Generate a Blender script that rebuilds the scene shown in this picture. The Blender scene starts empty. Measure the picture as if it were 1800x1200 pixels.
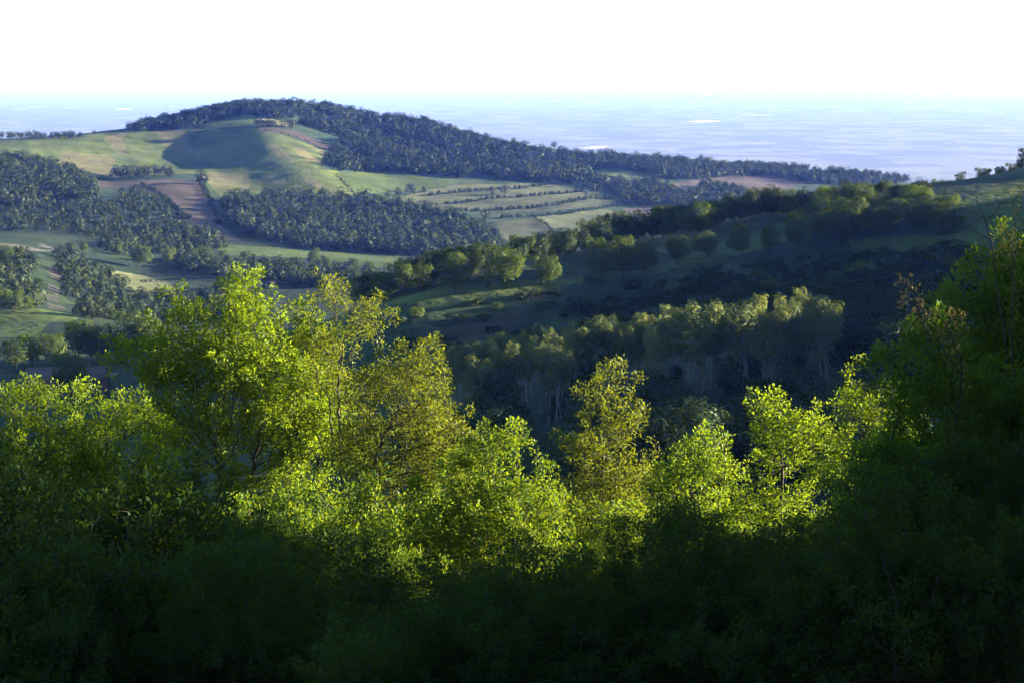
import bpy, math, random
import numpy as np
from mathutils import Vector, Matrix

sc = bpy.context.scene
COL = sc.collection
RND = np.random.default_rng(7)
random.seed(7)

# ------------------------------------------------------------------ camera
FPX = 3359.0                      # focal length in photo pixels (1800 wide)
HORIZON = 137.0
PITCH = math.atan((600 - HORIZON) / FPX)
ROLL = 0.0072
c_f = np.array([0, math.cos(PITCH), -math.sin(PITCH)])
c_r0 = np.array([1.0, 0, 0])
c_u0 = np.array([0, math.sin(PITCH), math.cos(PITCH)])
c_r = c_r0 * math.cos(ROLL) - c_u0 * math.sin(ROLL)
c_u = c_u0 * math.cos(ROLL) + c_r0 * math.sin(ROLL)
cam_data = bpy.data.cameras.new('camera')
cam_data.sensor_width = 36.0
cam_data.lens = 36.0 * FPX / 1800.0
cam_data.clip_start = 0.5
cam_data.clip_end = 400000.0
cam = bpy.data.objects.new('camera', cam_data)
COL.objects.link(cam)
M = Matrix.Identity(4)
for i in range(3):
    M[i][0], M[i][1], M[i][2] = c_r[i], c_u[i], -c_f[i]
cam.matrix_world = M
sc.camera = cam

# ------------------------------------------------------------------ light
SUN_AZ = math.radians(76.0)       # clockwise from +Y (the view direction)
SUN_EL = math.radians(10.0)
world = bpy.data.worlds.new('World')
sc.world = world
world.use_nodes = True
wn = world.node_tree.nodes
wl = world.node_tree.links
bg = wn['Background']
sky = wn.new('ShaderNodeTexSky')
sky.sky_type = 'NISHITA'
sky.sun_disc = False
sky.sun_elevation = SUN_EL
sky.sun_rotation = SUN_AZ
sky.altitude = 500
sky.air_density = 1.0
sky.dust_density = 0.6
sky.ozone_density = 2.8
wl.new(sky.outputs[0], bg.inputs[0])
bg.inputs[1].default_value = 0.056
sun_d = bpy.data.lights.new('sun', 'SUN')
sun_d.energy = 5.0
sun_d.angle = math.radians(0.5)
sun_d.color = (1.0, 0.88, 0.68)
sun = bpy.data.objects.new('sun', sun_d)
COL.objects.link(sun)
sdir = Vector((math.sin(SUN_AZ) * math.cos(SUN_EL), math.cos(SUN_AZ) * math.cos(SUN_EL), math.sin(SUN_EL)))
sun.rotation_euler = sdir.to_track_quat('Z', 'Y').to_euler()
sc.view_settings.view_transform = 'Standard'
sc.view_settings.look = 'None'
sc.view_settings.gamma = 1.0
sc.view_settings.exposure = 2.9
HAZE_DENSITY = 4.0e-5
HAZE_COLOR = (0.105, 0.225, 1.0)

sc.render.engine = 'CYCLES'
cy = sc.cycles
cy.use_denoising = True
cy.denoising_prefilter = 'FAST'
cy.filter_width = 1.15
cy.use_adaptive_sampling = False
cy.max_bounces = 6
cy.diffuse_bounces = 3
cy.glossy_bounces = 2
cy.transmission_bounces = 3
cy.transparent_max_bounces = 4
cy.volume_bounces = 0
cy.sample_clamp_indirect = 4.0

# ------------------------------------------------------------------ pixel <-> world helpers (photo pixels, 1800 x 1200)
def ray(px, py):
    d = c_f + c_r * ((px - 900) / FPX) + c_u * ((600 - py) / FPX)
    return d / d[1]               # scaled so that Y grows by one
def pt(px, py, Y):
    return ray(px, py) * Y
def project(p):
    d = p @ c_f
    d = np.where(np.abs(d) < 1e-6, 1e-6, d)
    return 900 + FPX * (p @ c_r) / d, 600 - FPX * (p @ c_u) / d

# ------------------------------------------------------------------ value noise
def hash2(ix, iy, s):
    h = (ix.astype(np.int64) * 374761393 + iy.astype(np.int64) * 668265263 + s * 974711) & 0x7fffffff
    h = ((h ^ (h >> 13)) * 1274126177) & 0x7fffffff
    return ((h ^ (h >> 16)) & 0xffff) / 65535.0
def vnoise(x, y, s=0):
    ix = np.floor(x); iy = np.floor(y)
    fx = x - ix; fy = y - iy
    fx = fx * fx * (3 - 2 * fx); fy = fy * fy * (3 - 2 * fy)
    a = hash2(ix, iy, s); b = hash2(ix + 1, iy, s); c = hash2(ix, iy + 1, s); d = hash2(ix + 1, iy + 1, s)
    return (a * (1 - fx) + b * fx) * (1 - fy) + (c * (1 - fx) + d * fx) * fy * 1.0
def fbm(x, y, s=0, n=4):
    t = 0; a = 0.5
    for i in range(n):
        t = t + a * vnoise(x, y, s + i * 17); x = x * 2.03; y = y * 2.03; a *= 0.5
    return t * 1.06

# ------------------------------------------------------------------ terrain: heights through surveyed points
CP = []
def S(px, py, Y):
    CP.append(tuple(pt(px, py, Y)))
def H(px, Y, z):
    p = pt(px, 600, Y); CP.append((p[0], Y, z))
PXS = (-900, -300, 150, 600, 900, 1200, 1650, 2100, 2700)
for px in PXS:                    # the slope the camera stands on
    k = (px - 900) / FPX
    H(px, -60, 12 + 0.10 * k * 60)
    H(px, -20, 4.0)
    H(px, 2, -2.6 + 0.02 * k * 80)
    H(px, 20, -8.2 + 0.03 * k * 100)
    H(px, 60, -20.5 + 0.06 * k * 140)
    H(px, 100, -35.0 + 0.04 * k * 180)
for px, z in ((-900, -72), (-300, -70), (150, -66), (450, -60), (700, -55), (900, -52), (1200, -50), (1500, -49), (1800, -47), (2300, -44), (2700, -40)):
    H(px, 165, z)
# valley side below and under the copse
for px, py, Y in ((760, 765, 270), (1000, 700, 270), (1200, 665, 275), (1400, 650, 280), (1560, 620, 285), (1800, 590, 290)):
    S(px, py, Y)
for px, z in ((760, -56), (1000, -50), (1300, -48), (1600, -46), (1900, -43)):
    H(px, 215, z)
# open scrub slope, row terrace, crest of the near ridge
for px, py, Y in ((700, 620, 335), (900, 595, 345), (1100, 560, 352), (1300, 535, 358), (1500, 510, 362), (1700, 480, 366), (1900, 460, 370)):
    S(px, py, Y)
for px, py, Y in ((660, 545, 368), (780, 512, 372), (900, 498, 372), (1100, 483, 385), (1300, 452, 392), (1480, 425, 396), (1700, 415, 380), (1900, 400, 385)):
    S(px, py, Y)
for px, py, Y in ((640, 530, 400), (760, 488, 430), (900, 462, 445), (1000, 447, 460), (1100, 422, 470), (1200, 406, 480), (1350, 377, 495), (1500, 352, 505), (1650, 350, 505), (1720, 338, 500), (1800, 314, 490), (1950, 252, 480)):
    S(px, py, Y)
for px, z in ((640, -78), (800, -80), (1000, -78), (1200, -76), (1400, -74), (1600, -72), (1800, -64), (2100, -60)):
    H(px, 620, z)
for px, z in ((2300, -18), (2800, 1), (3500, 11), (4300, 13)):   # hill rising out of frame at right, raised there to shade the scrub slope
    H(px, 290, z - 12); H(px, 380, z - 2); H(px, 460, z - 1); H(px, 620, z - 40); H(px, 165, -40 + z * 0.3)
# left valley: house terrace, little fields, gully
for px, py, Y in ((-300, 700, 400), (0, 690, 400), (100, 690, 400), (200, 686, 402), (320, 690, 400), (480, 700, 380),
                  (0, 612, 460), (150, 612, 470), (280, 612, 470),
                  (0, 592, 560), (60, 545, 610), (150, 566, 590), (60, 565, 590), (-300, 560, 600), (250, 600, 560),
                  (40, 500, 720), (95, 540, 690), (95, 480, 780), (40, 440, 880), (-300, 440, 850),
                  (170, 470, 900), (200, 492, 850), (300, 503, 840), (250, 524, 800), (340, 520, 800), (300, 555, 740), (440, 530, 800), (130, 510, 770),
                  (420, 570, 650), (600, 560, 650)):
    S(px, py, Y)
# valley floor and foot of the far hill
for px, py, Y in ((40, 420, 960), (160, 432, 980), (300, 448, 1000), (420, 446, 1030), (530, 448, 1040), (640, 452, 1030), (700, 458, 1020), (560, 475, 930), (420, 480, 900), (680, 490, 880)):
    S(px, py, Y)
for px, z in ((900, -97), (1100, -95), (1300, -92), (1600, -88), (2000, -80)):
    H(px, 1020, z)
for px, py, Y in ((-300, 400, 1100), (0, 395, 1100), (150, 405, 1100), (290, 418, 1100), (420, 424, 1120), (600, 442, 1110), (780, 446, 1120), (880, 435, 1160)):
    S(px, py, Y)
# face of the far hill
for px, py, Y in ((0, 340, 1260), (100, 345, 1250), (230, 345, 1280), (330, 385, 1200), (385, 398, 1180), (300, 350, 1290), (385, 372, 1250),
                  (180, 322, 1400), (340, 320, 1390), (500, 395, 1210), (640, 405, 1230), (500, 352, 1340), (620, 350, 1370), (740, 372, 1330), (820, 395, 1270),
                  (0, 284, 1480), (60, 285, 1470), (130, 300, 1470), (230, 303, 1500), (330, 300, 1480),
                  (150, 262, 1660), (260, 262, 1690), (340, 268, 1690), (300, 285, 1610), (400, 285, 1600), (400, 262, 1680), (420, 320, 1450),
                  (0, 252, 1660), (140, 240, 1720), (250, 230, 1770), (400, 228, 1740), (450, 236, 1662), (500, 262, 1572), (560, 295, 1472), (610, 330, 1400),
                  (530, 250, 1660), (560, 272, 1640), (610, 292, 1600), (600, 262, 1720), (640, 285, 1650), (700, 300, 1600), (690, 318, 1530), (800, 322, 1540), (880, 318, 1580), (960, 322, 1580),
                  (700, 350, 1420), (850, 350, 1430), (1000, 343, 1470), (1070, 350, 1470), (860, 382, 1330), (960, 378, 1350), (1060, 368, 1390), (980, 412, 1240), (1100, 395, 1300), (1200, 372, 1390), (1250, 385, 1350),
                  (880, 410, 1240)):
    S(px, py, Y)
# skyline of the far hill (ground under its trees) and folds
for px, py, Y in ((-300, 268, 1750), (0, 246, 1760), (90, 241, 1780), (240, 226, 1830), (320, 212, 1880), (390, 196, 1920), (440, 184, 1940), (520, 186, 1950), (580, 196, 1960), (640, 209, 1950),
                  (740, 217, 1960), (800, 232, 1950), (860, 251, 1930), (950, 271, 1900), (1050, 276, 1910), (1200, 287, 1950), (1400, 297, 2020), (1560, 312, 2060), (1650, 328, 2050), (1800, 345, 2000), (2200, 380, 1950),
                  (420, 213, 1830), (520, 218, 1820), (600, 235, 1790), (800, 300, 1630), (850, 304, 1640), (760, 252, 1840), (1000, 300, 1720), (1050, 305, 1700), (1110, 303, 1700),
                  (1200, 318, 1700), (1350, 312, 1800), (1420, 325, 1750), (1300, 350, 1550), (1150, 345, 1540), (1150, 320, 1650), (1450, 345, 1650), (1600, 350, 1700)):
    S(px, py, Y)
for px, Y, z in ((640, 1800, -66), (700, 1765, -80), (780, 1745, -86), (840, 1715, -92), (920, 1770, -92), (1000, 1790, -92)):   # ravines between the wooded spurs
    H(px, Y, z)
for px, py, Y in ((640, 238, 1725), (700, 262, 1685), (780, 290, 1645), (860, 280, 1690), (940, 292, 1700)):
    S(px, py, Y)
for px in (-900, -300, 100, 500, 900, 1300, 1700, 2300, 2700):
    H(px, 2450, -150); H(px, 3200, -240); H(px, 4500, -335); H(px, 6500, -350); H(px, 10000, -350); H(px, 20000, -350); H(px, 60000, -350); H(px, 140000, -350)
for px in (-900, 2700, 3600, 4400):
    H(px, 1100, -85); H(px, 1600, -70); H(px, 2000, -80)
CP = np.array(CP)
FAN = 80.0
def warp(x, y):
    yy = np.maximum(y + FAN, 15.0)
    return x / yy * FPX / 300.0, 5.0 * np.log(yy)
MQC = 0.32
_a, _b = warp(CP[:, 0], CP[:, 1])
_R = np.sqrt((_a[:, None] - _a[None]) ** 2 + (_b[:, None] - _b[None]) ** 2 + MQC ** 2)
_n = len(CP)
_P = np.stack([np.ones(_n), _a, _b], 1)
_A = np.zeros((_n + 3, _n + 3))
_A[:_n, :_n] = _R + np.eye(_n) * -0.02
_A[:_n, _n:] = _P; _A[_n:, :_n] = _P.T
_W = np.linalg.solve(_A, np.concatenate([CP[:, 2], np.zeros(3)]))
_w = _W[:_n].astype(np.float32)
def ground(x, y):
    x = np.atleast_1d(np.asarray(x, float)); y = np.atleast_1d(np.asarray(y, float))
    out = np.empty(x.shape)
    for i in range(0, len(x), 20000):
        xs, ys = x[i:i + 20000], y[i:i + 20000]
        a, b = warp(xs, ys)
        r = np.sqrt((a[:, None].astype(np.float32) - _a.astype(np.float32)) ** 2 + (b[:, None].astype(np.float32) - _b.astype(np.float32)) ** 2 + np.float32(MQC ** 2))
        out[i:i + 20000] = r @ _w + _W[_n] + _W[_n + 1] * a + _W[_n + 2] * b
    # small relief
    amp = np.interp(y, [0, 60, 300, 900, 1400, 2200, 3500, 6000], [0.3, 0.6, 1.2, 3.0, 4.0, 5.0, 4.0, 0.0])
    out += amp * (fbm(x / 55.0, y / 55.0, 3, 4) - 0.5)
    t = np.clip((y - 4500) / 2500, 0, 1)
    return out * (1 - t) + -350.0 * t
def gz(x, y):
    return float(ground([x], [y])[0])
def at(px, py, Y0, Y1):
    """the first point of the ground seen at a photo pixel between two depths"""
    Y = np.geomspace(Y0, Y1, 260)
    r = ray(px, py)
    dz = r[2] * Y - ground(r[0] * Y, Y)
    k = np.where((dz[1:] <= 0) & (dz[:-1] > 0))[0]
    i = int(k[0]) + 1 if len(k) else int(np.argmin(np.abs(dz)))
    y = Y[i]
    return np.array([r[0] * y, y, gz(r[0] * y, y)])

# ------------------------------------------------------------------ mesh helpers
def tag(o, label=None, cat=None, group=None, kind=None):
    if label: o['label'] = label
    if cat: o['category'] = cat
    if group: o['group'] = group
    if kind: o['kind'] = kind
    return o
def make_mesh(name, verts, faces, mats, mat_idx=None, attrs=None, smooth=False):
    """faces: list of (m,k) index arrays"""
    me = bpy.data.meshes.new(name)
    verts = np.asarray(verts, np.float32)
    faces = [np.asarray(f, np.int32) for f in faces if len(f)]
    me.vertices.add(len(verts)); me.vertices.foreach_set('co', verts.ravel())
    lv = np.concatenate([f.ravel() for f in faces])
    tot = np.concatenate([np.full(len(f), f.shape[1], np.int32) for f in faces])
    start = np.concatenate([[0], np.cumsum(tot)[:-1]]).astype(np.int32)
    me.loops.add(len(lv)); me.loops.foreach_set('vertex_index', lv)
    me.polygons.add(len(tot)); me.polygons.foreach_set('loop_start', start)
    if mat_idx is not None:
        me.polygons.foreach_set('material_index', np.asarray(mat_idx, np.int32))
    if smooth:
        me.polygons.foreach_set('use_smooth', np.ones(len(tot), bool))
    for m in (mats if isinstance(mats, (list, tuple)) else [mats]):
        me.materials.append(m)
    for k, v in (attrs or {}).items():
        v = np.asarray(v, np.float32)
        if v.ndim == 1:
            at_ = me.attributes.new(k, 'FLOAT', 'POINT'); at_.data.foreach_set('value', v)
        else:
            at_ = me.attributes.new(k, 'FLOAT_COLOR', 'POINT')
            at_.data.foreach_set('color', np.concatenate([v, np.ones((len(v), 1), np.float32)], 1).ravel())
    me.update(calc_edges=True)
    return me
def link(name, me, parent=None, loc=None):
    o = bpy.data.objects.new(name, me); COL.objects.link(o)
    if parent is not None: o.parent = parent
    if loc is not None: o.location = loc
    return o

# ------------------------------------------------------------------ materials
def new_mat(name):
    m = bpy.data.materials.new(name); m.use_nodes = True
    nt = m.node_tree
    for n in list(nt.nodes): nt.nodes.remove(n)
    return m, nt.nodes, nt.links
def math_node(n, l, op, a, b=None, c=None, clamp=False):
    m = n.new('ShaderNodeMath'); m.operation = op; m.use_clamp = clamp
    for i, v in enumerate((a, b, c)):
        if v is None: continue
        if isinstance(v, (int, float)): m.inputs[i].default_value = v
        else: l.new(v, m.inputs[i])
    return m.outputs[0]
def mix_col(n, l, fac, a, b, mode='MIX'):
    m = n.new('ShaderNodeMix'); m.data_type = 'RGBA'; m.blend_type = mode
    for sock, v in ((m.inputs[0], fac), (m.inputs[6], a), (m.inputs[7], b)):
        if isinstance(v, (int, float)): sock.default_value = v
        elif isinstance(v, tuple): sock.default_value = (*v, 1)
        else: l.new(v, sock)
    return m.outputs[2]
def leaf_mat(name, dark, light, thru, trans=0.5, vary=0.5):
    """foliage: two-tone leaf colour by leaf and by tree, light passing through"""
    m, n, l = new_mat(name)
    a = n.new('ShaderNodeAttribute'); a.attribute_name = 'tint'
    oi = n.new('ShaderNodeObjectInfo')
    f = math_node(n, l, 'MULTIPLY_ADD', oi.outputs['Random'], vary, math_node(n, l, 'MULTIPLY', a.outputs['Fac'], 1 - vary))
    col = mix_col(n, l, f, dark, light)
    tcol = mix_col(n, l, f, tuple(c * 0.42 for c in thru), thru)
    d = n.new('ShaderNodeBsdfDiffuse'); l.new(col, d.inputs[0])
    t = n.new('ShaderNodeBsdfTranslucent'); l.new(tcol, t.inputs[0])
    g = n.new('ShaderNodeBsdfGlossy'); g.inputs['Roughness'].default_value = 0.5; g.inputs[0].default_value = (0.8, 0.85, 0.8, 1)
    mx = n.new('ShaderNodeMixShader'); mx.inputs[0].default_value = trans
    l.new(d.outputs[0], mx.inputs[1]); l.new(t.outputs[0], mx.inputs[2])
    mg = n.new('ShaderNodeMixShader'); mg.inputs[0].default_value = 0.012
    l.new(mx.outputs[0], mg.inputs[1]); l.new(g.outputs[0], mg.inputs[2])
    o = n.new('ShaderNodeOutputMaterial'); l.new(mg.outputs[0], o.inputs[0])
    return m
def rough_mat(name, c1, c2, scale=4.0, rough=0.9, bump=0.3):
    m, n, l = new_mat(name)
    tc = n.new('ShaderNodeTexCoord')
    nz = n.new('ShaderNodeTexNoise'); nz.inputs['Scale'].default_value = scale; nz.inputs['Detail'].default_value = 6
    l.new(tc.outputs['Object'], nz.inputs['Vector'])
    col = mix_col(n, l, nz.outputs[0], c1, c2)
    b = n.new('ShaderNodeBsdfPrincipled'); l.new(col, b.inputs['Base Color']); b.inputs['Roughness'].default_value = rough
    bp = n.new('ShaderNodeBump'); bp.inputs['Strength'].default_value = bump; l.new(nz.outputs[0], bp.inputs['Height']); l.new(bp.outputs[0], b.inputs['Normal'])
    o = n.new('ShaderNodeOutputMaterial'); l.new(b.outputs[0], o.inputs[0])
    return m

M_LEAF = {
    'oak': leaf_mat('oak_leaves', (0.030, 0.064, 0.006), (0.100, 0.160, 0.012), (0.28, 0.37, 0.010), 0.5),
    'olive': leaf_mat('olive_leaves', (0.042, 0.062, 0.010), (0.128, 0.158, 0.020), (0.30, 0.335, 0.014), 0.45),
    'hornbeam': leaf_mat('hornbeam_leaves', (0.017, 0.060, 0.011), (0.075, 0.142, 0.014), (0.26, 0.335, 0.010), 0.5),
    'hornbeam_shade': leaf_mat('hornbeam_shade_leaves', (0.010, 0.036, 0.010), (0.036, 0.080, 0.016), (0.10, 0.16, 0.009), 0.45),  # hornbeam leaf darkened: shade of the undergrowth put into the colour
    'maple': leaf_mat('maple_leaves', (0.034, 0.110, 0.020), (0.115, 0.220, 0.030), (0.26, 0.38, 0.016), 0.5),
    'bronze': leaf_mat('bronze_leaves', (0.12, 0.09, 0.03), (0.22, 0.17, 0.06), (0.28, 0.21, 0.06), 0.4),
    'mid': leaf_mat('woodland_leaves', (0.018, 0.042, 0.012), (0.088, 0.128, 0.024), (0.15, 0.20, 0.022), 0.36, 0.6),
    'pale': leaf_mat('pale_leaves', (0.052, 0.085, 0.024), (0.140, 0.172, 0.048), (0.22, 0.25, 0.04), 0.4, 0.5),
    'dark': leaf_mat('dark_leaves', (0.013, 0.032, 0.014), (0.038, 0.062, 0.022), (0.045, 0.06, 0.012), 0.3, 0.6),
    'far': leaf_mat('distant_leaves', (0.006, 0.018, 0.009), (0.062, 0.082, 0.025), (0.05, 0.06, 0.014), 0.05, 0.25),
}
M_BARK = rough_mat('dark_bark', (0.018, 0.014, 0.011), (0.05, 0.040, 0.031), 9.0)
M_PALEBARK = rough_mat('pale_bark', (0.10, 0.092, 0.082), (0.20, 0.185, 0.165), 7.0)

# ------------------------------------------------------------------ the ground: one fan-shaped sheet from behind the camera to the horizon
def in_poly(px, py, poly):
    c = np.zeros(px.shape, bool)
    n = len(poly)
    for i in range(n):
        x0, y0 = poly[i]; x1, y1 = poly[(i + 1) % n]
        if y0 == y1: continue
        k = (y0 > py) != (y1 > py)
        c ^= k & (px < (x1 - x0) * (py - y0) / (y1 - y0) + x0)
    return c
MEADOW = (0.058, 0.084, 0.018); DRY = (0.072, 0.080, 0.036); PLOUGH = (0.066, 0.052, 0.042); PALE = (0.110, 0.118, 0.052)
GRASS = (0.070, 0.090, 0.022); SCRUB = (0.021, 0.042, 0.019); EARTH = (0.042, 0.040, 0.034)
# name, label, colour, polygon in the photo, depth range
FIELDS = [
    ('meadow', 'broad rolling grass hillside with a shaded hollow under the wooded summit', GRASS, [(-900, 262), (0, 249), (140, 238), (250, 229), (470, 226), (520, 245), (572, 266), (560, 298), (592, 300), (630, 352), (500, 345), (390, 347), (350, 305), (200, 312), (130, 297), (60, 278), (-900, 290)], 1250, 1860),
    ('meadow', 'smooth green meadow below the lower edge of the summit wood', MEADOW, [(590, 305), (680, 302), (760, 312), (815, 320), (740, 334), (625, 344)], 1350, 1750),
    ('terraced_field', 'terraced grass slope banded by dark hedge banks', DRY, [(690, 350), (800, 325), (960, 322), (1070, 342), (1085, 360), (960, 372), (800, 372), (755, 366)], 1250, 1680),
    ('meadow', 'pale sunlit hay meadow below the terraces', PALE, [(940, 381), (1060, 368), (1155, 388), (1080, 420), (980, 420)], 1150, 1480),
    ('meadow', 'greyish domed meadow left of the pale hay meadow', DRY, [(850, 396), (935, 381), (980, 420), (890, 422)], 1150, 1450),
    ('ploughed_field', 'bare brown ploughed strip running down the hill between two woods', PLOUGH, [(172, 318), (348, 316), (358, 335), (388, 398), (425, 424), (372, 420), (330, 388), (290, 352), (240, 330), (176, 331)], 1080, 1480),
    ('ploughed_field', 'narrow brown ploughed field below the summit trees', PLOUGH, [(450, 222), (520, 230), (600, 263), (574, 264), (510, 238), (455, 228)], 1580, 1860),
    ('ploughed_field', 'pinkish bare field in the dip behind the near ridge', PLOUGH, [(1165, 326), (1250, 310), (1340, 307), (1425, 320), (1310, 356), (1215, 346)], 1500, 1950),
    ('ploughed_field', 'small pinkish bare field right of the pale hay meadow', PLOUGH, [(1090, 368), (1145, 361), (1210, 378), (1160, 392)], 1250, 1550),
    ('meadow', 'small green clearing among the woods below the skyline', MEADOW, [(1025, 300), (1070, 294), (1115, 300), (1105, 312), (1040, 310)], 1600, 1800),
    ('meadow', 'small green wedge of grass beside the pinkish field', GRASS, [(1135, 322), (1165, 326), (1225, 342), (1170, 338)], 1480, 1750),
    ('meadow', 'green clearing high under the summit trees', MEADOW, [(355, 216), (445, 202), (452, 216), (380, 225)], 1750, 1900),
    ('stubble_field', 'bright yellow strip behind a row of summit trees', (0.42, 0.36, 0.20), [(452, 208), (520, 214), (516, 223), (452, 219)], 1740, 1880),
    ('meadow', 'flat green strip along the valley floor', MEADOW, [(372, 428), (530, 438), (705, 447), (695, 474), (540, 454), (395, 448)], 900, 1120),
    ('meadow', 'upper small sloping field in the left valley', PALE, [(158, 468), (250, 484), (305, 500), (260, 503), (200, 494)], 780, 980),
    ('meadow', 'lower small sloping field in the left valley', PALE, [(198, 496), (290, 499), (345, 520), (290, 526), (245, 523)], 720, 900),
    ('meadow', 'sunlit green wedge above the small house', MEADOW, [(58, 540), (140, 556), (130, 568), (80, 565)], 500, 680),
    ('meadow', 'shaded green slope at the left edge above the small house', MEADOW, [(-200, 545), (58, 541), (90, 566), (60, 592), (-200, 595)], 500, 680),
    ('meadow', 'grass strip along the crest of the near ridge', MEADOW, [(1090, 484), (1160, 464), (1250, 430), (1400, 384), (1480, 372), (1480, 392), (1300, 448), (1200, 472)], 370, 520),
    ('meadow', 'green hill shoulder at the right edge', MEADOW, [(1650, 368), (1720, 338), (1800, 312), (2300, 240), (2300, 400), (1720, 402)], 375, 540),
    ('meadow', 'dark grass patch below the ridge trees at right', MEADOW, [(1490, 424), (1740, 404), (1740, 445), (1500, 445)], 340, 400),
    ('meadow', 'grass shelf under the row of round ridge trees', GRASS, [(670, 535), (780, 502), (1000, 488), (1170, 468), (1160, 480), (900, 512), (720, 536)], 340, 400),
]
u = np.unique(np.concatenate([np.linspace(-3600, -960, 45), np.linspace(-900, -66, 60), np.arange(-60, 1861, 3.0), np.linspace(1870, 2700, 60), np.linspace(2760, 5400, 45)]))
k = (u - 900) / FPX
rows = np.concatenate([np.geomspace(16, 330, 150)[:-1] - FAN, np.geomspace(250, 560, 170)[:-1], np.geomspace(560, 2080, 520)[:-1], np.geomspace(2080, 130000, 90)])
nu, nr = len(u), len(rows)
gx = (k[None, :] * (rows[:, None] + FAN)).ravel(); gy = np.repeat(rows, nu)
gzv = ground(gx, gy)
GV = np.stack([gx, gy, gzv], 1)
ppx, ppy = project(GV)
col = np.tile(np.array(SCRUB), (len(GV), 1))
# clumpy scrub: bare, grassy and bushy ground
nn = fbm(gx / 40, gy / 40, 11, 4)
col = np.where((nn > 0.55)[:, None], np.array((0.033, 0.054, 0.022)), col)
col[(gy > 500) & (gy < 1250)] *= 0.62  # valley ground darkened, its shadow painted into the colour
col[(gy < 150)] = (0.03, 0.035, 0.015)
fid = np.zeros(len(GV), np.int32)
wob = (fbm(gx / 18, gy / 18, 21, 3) - 0.5) * 7
for i, (nm, lb, c, poly, y0, y1) in enumerate(FIELDS):
    m = in_poly(ppx + wob, ppy + wob * 0.5, poly) & (gy > y0) & (gy < y1)
    fid[m] = i + 1
    v = (fbm(gx[m] / 60, gy[m] / 60, 31 + i, 4) - 0.5)
    cc = np.array(c) * (1 + 1.0 * v)[:, None]
    if i in (2, 3, 4, 5, 6, 7, 8, 14, 15):           # drilling and mowing lines
        q_ = (gx[m] * math.cos(i * 1.3) + gy[m] * math.sin(i * 1.3)) / 5.5
        cc = cc * (0.82 + 0.36 * vnoise(q_, gx[m] * 0 + i * 7.7, 3))[:, None]
    if i in (0,):                                   # dry streaks on the big hillside
        s = fbm(gx[m] / 25 + gy[m] / 90, gy[m] / 120, 77, 3)
        rl = vnoise((gx[m] * 0.8 + gy[m] * 0.25) / 7.0, gy[m] / 160.0, 78)
        cc = cc * (0.72 + 0.55 * rl)[:, None]      # rills running down the slope
        cc = np.where((s > 0.56)[:, None], cc * 0.55 + 0.45 * np.array((0.17, 0.13, 0.075)), cc)
    col[m] = cc
# bare earth: the eroded gully, cart track, scrapes on the scrub slope
for poly, y0, y1, c in (([(78, 470), (105, 465), (112, 500), (100, 530), (120, 548), (86, 552), (80, 520), (88, 495)], 640, 860, EARTH),
                        ([(-60, 424), (40, 431), (75, 428), (100, 440), (40, 443), (-60, 434)], 800, 1000, (0.075, 0.070, 0.062)),
                        ([(150, 530), (260, 535), (240, 552), (180, 556)], 650, 850, (0.12, 0.10, 0.075)),
                        ([(60, 688), (175, 680), (230, 690), (180, 694), (70, 697)], 380, 420, (0.13, 0.115, 0.095)),
                        ([(905, 528), (960, 511), (1000, 509), (970, 521), (930, 530)], 340, 400, (0.10, 0.07, 0.05)),
                        ([(835, 585), (870, 555), (880, 560), (862, 588)], 300, 380, (0.085, 0.062, 0.045)),
                        ([(700, 590), (900, 550), (930, 565), (760, 620)], 300, 380, (0.048, 0.042, 0.024))):
    m = in_poly(ppx + wob, ppy + wob * 0.5, poly) & (gy > y0) & (gy < y1) & (fbm(gx / 9, gy / 9, 5, 3) > 0.38)
    col[m] = c
# material shared by the ground and its fields
m, n, l = new_mat('countryside')
a = n.new('ShaderNodeAttribute'); a.attribute_name = 'col'
geo = n.new('ShaderNodeNewGeometry')
nz = n.new('ShaderNodeTexNoise'); nz.inputs['Scale'].default_value = 0.22; nz.inputs['Detail'].default_value = 8; nz.inputs['Roughness'].default_value = 0.65
l.new(geo.outputs['Position'], nz.inputs['Vector'])
near = mix_col(n, l, 1.0, a.outputs['Color'], mix_col(n, l, nz.outputs[0], (0.45, 0.45, 0.45), (1.5, 1.5, 1.5)), 'MULTIPLY')
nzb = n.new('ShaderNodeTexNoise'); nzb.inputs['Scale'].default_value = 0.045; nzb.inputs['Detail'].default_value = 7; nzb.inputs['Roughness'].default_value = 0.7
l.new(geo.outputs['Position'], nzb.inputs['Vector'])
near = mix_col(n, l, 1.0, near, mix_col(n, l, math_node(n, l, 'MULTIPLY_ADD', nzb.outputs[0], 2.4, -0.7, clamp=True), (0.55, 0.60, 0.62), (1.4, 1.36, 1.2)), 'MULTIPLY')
# the patchwork of the plain
mp = n.new('ShaderNodeMapping'); mp.inputs['Rotation'].default_value = (0, 0, 0.25); mp.inputs['Scale'].default_value = (1 / 170.0, 1 / 420.0, 0.0)
l.new(geo.outputs['Position'], mp.inputs[0])
vo = n.new('ShaderNodeTexVoronoi'); vo.inputs['Scale'].default_value = 1.0; l.new(mp.outputs[0], vo.inputs['Vector'])
rp = n.new('ShaderNodeValToRGB'); l.new(vo.outputs['Color'], rp.inputs[0])
rp.color_ramp.interpolation = 'CONSTANT'
els = [(0.0, (0.14, 0.145, 0.085)), (0.28, (0.16, 0.165, 0.095)), (0.5, (0.18, 0.18, 0.105)), (0.66, (0.13, 0.135, 0.08)), (0.80, (0.20, 0.19, 0.13)), (0.92, (0.46, 0.39, 0.29))]
rp.color_ramp.elements[0].position = 0.0; rp.color_ramp.elements[0].color = (*els[0][1], 1)
rp.color_ramp.elements[1].position = els[1][0]; rp.color_ramp.elements[1].color = (*els[1][1], 1)
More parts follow.
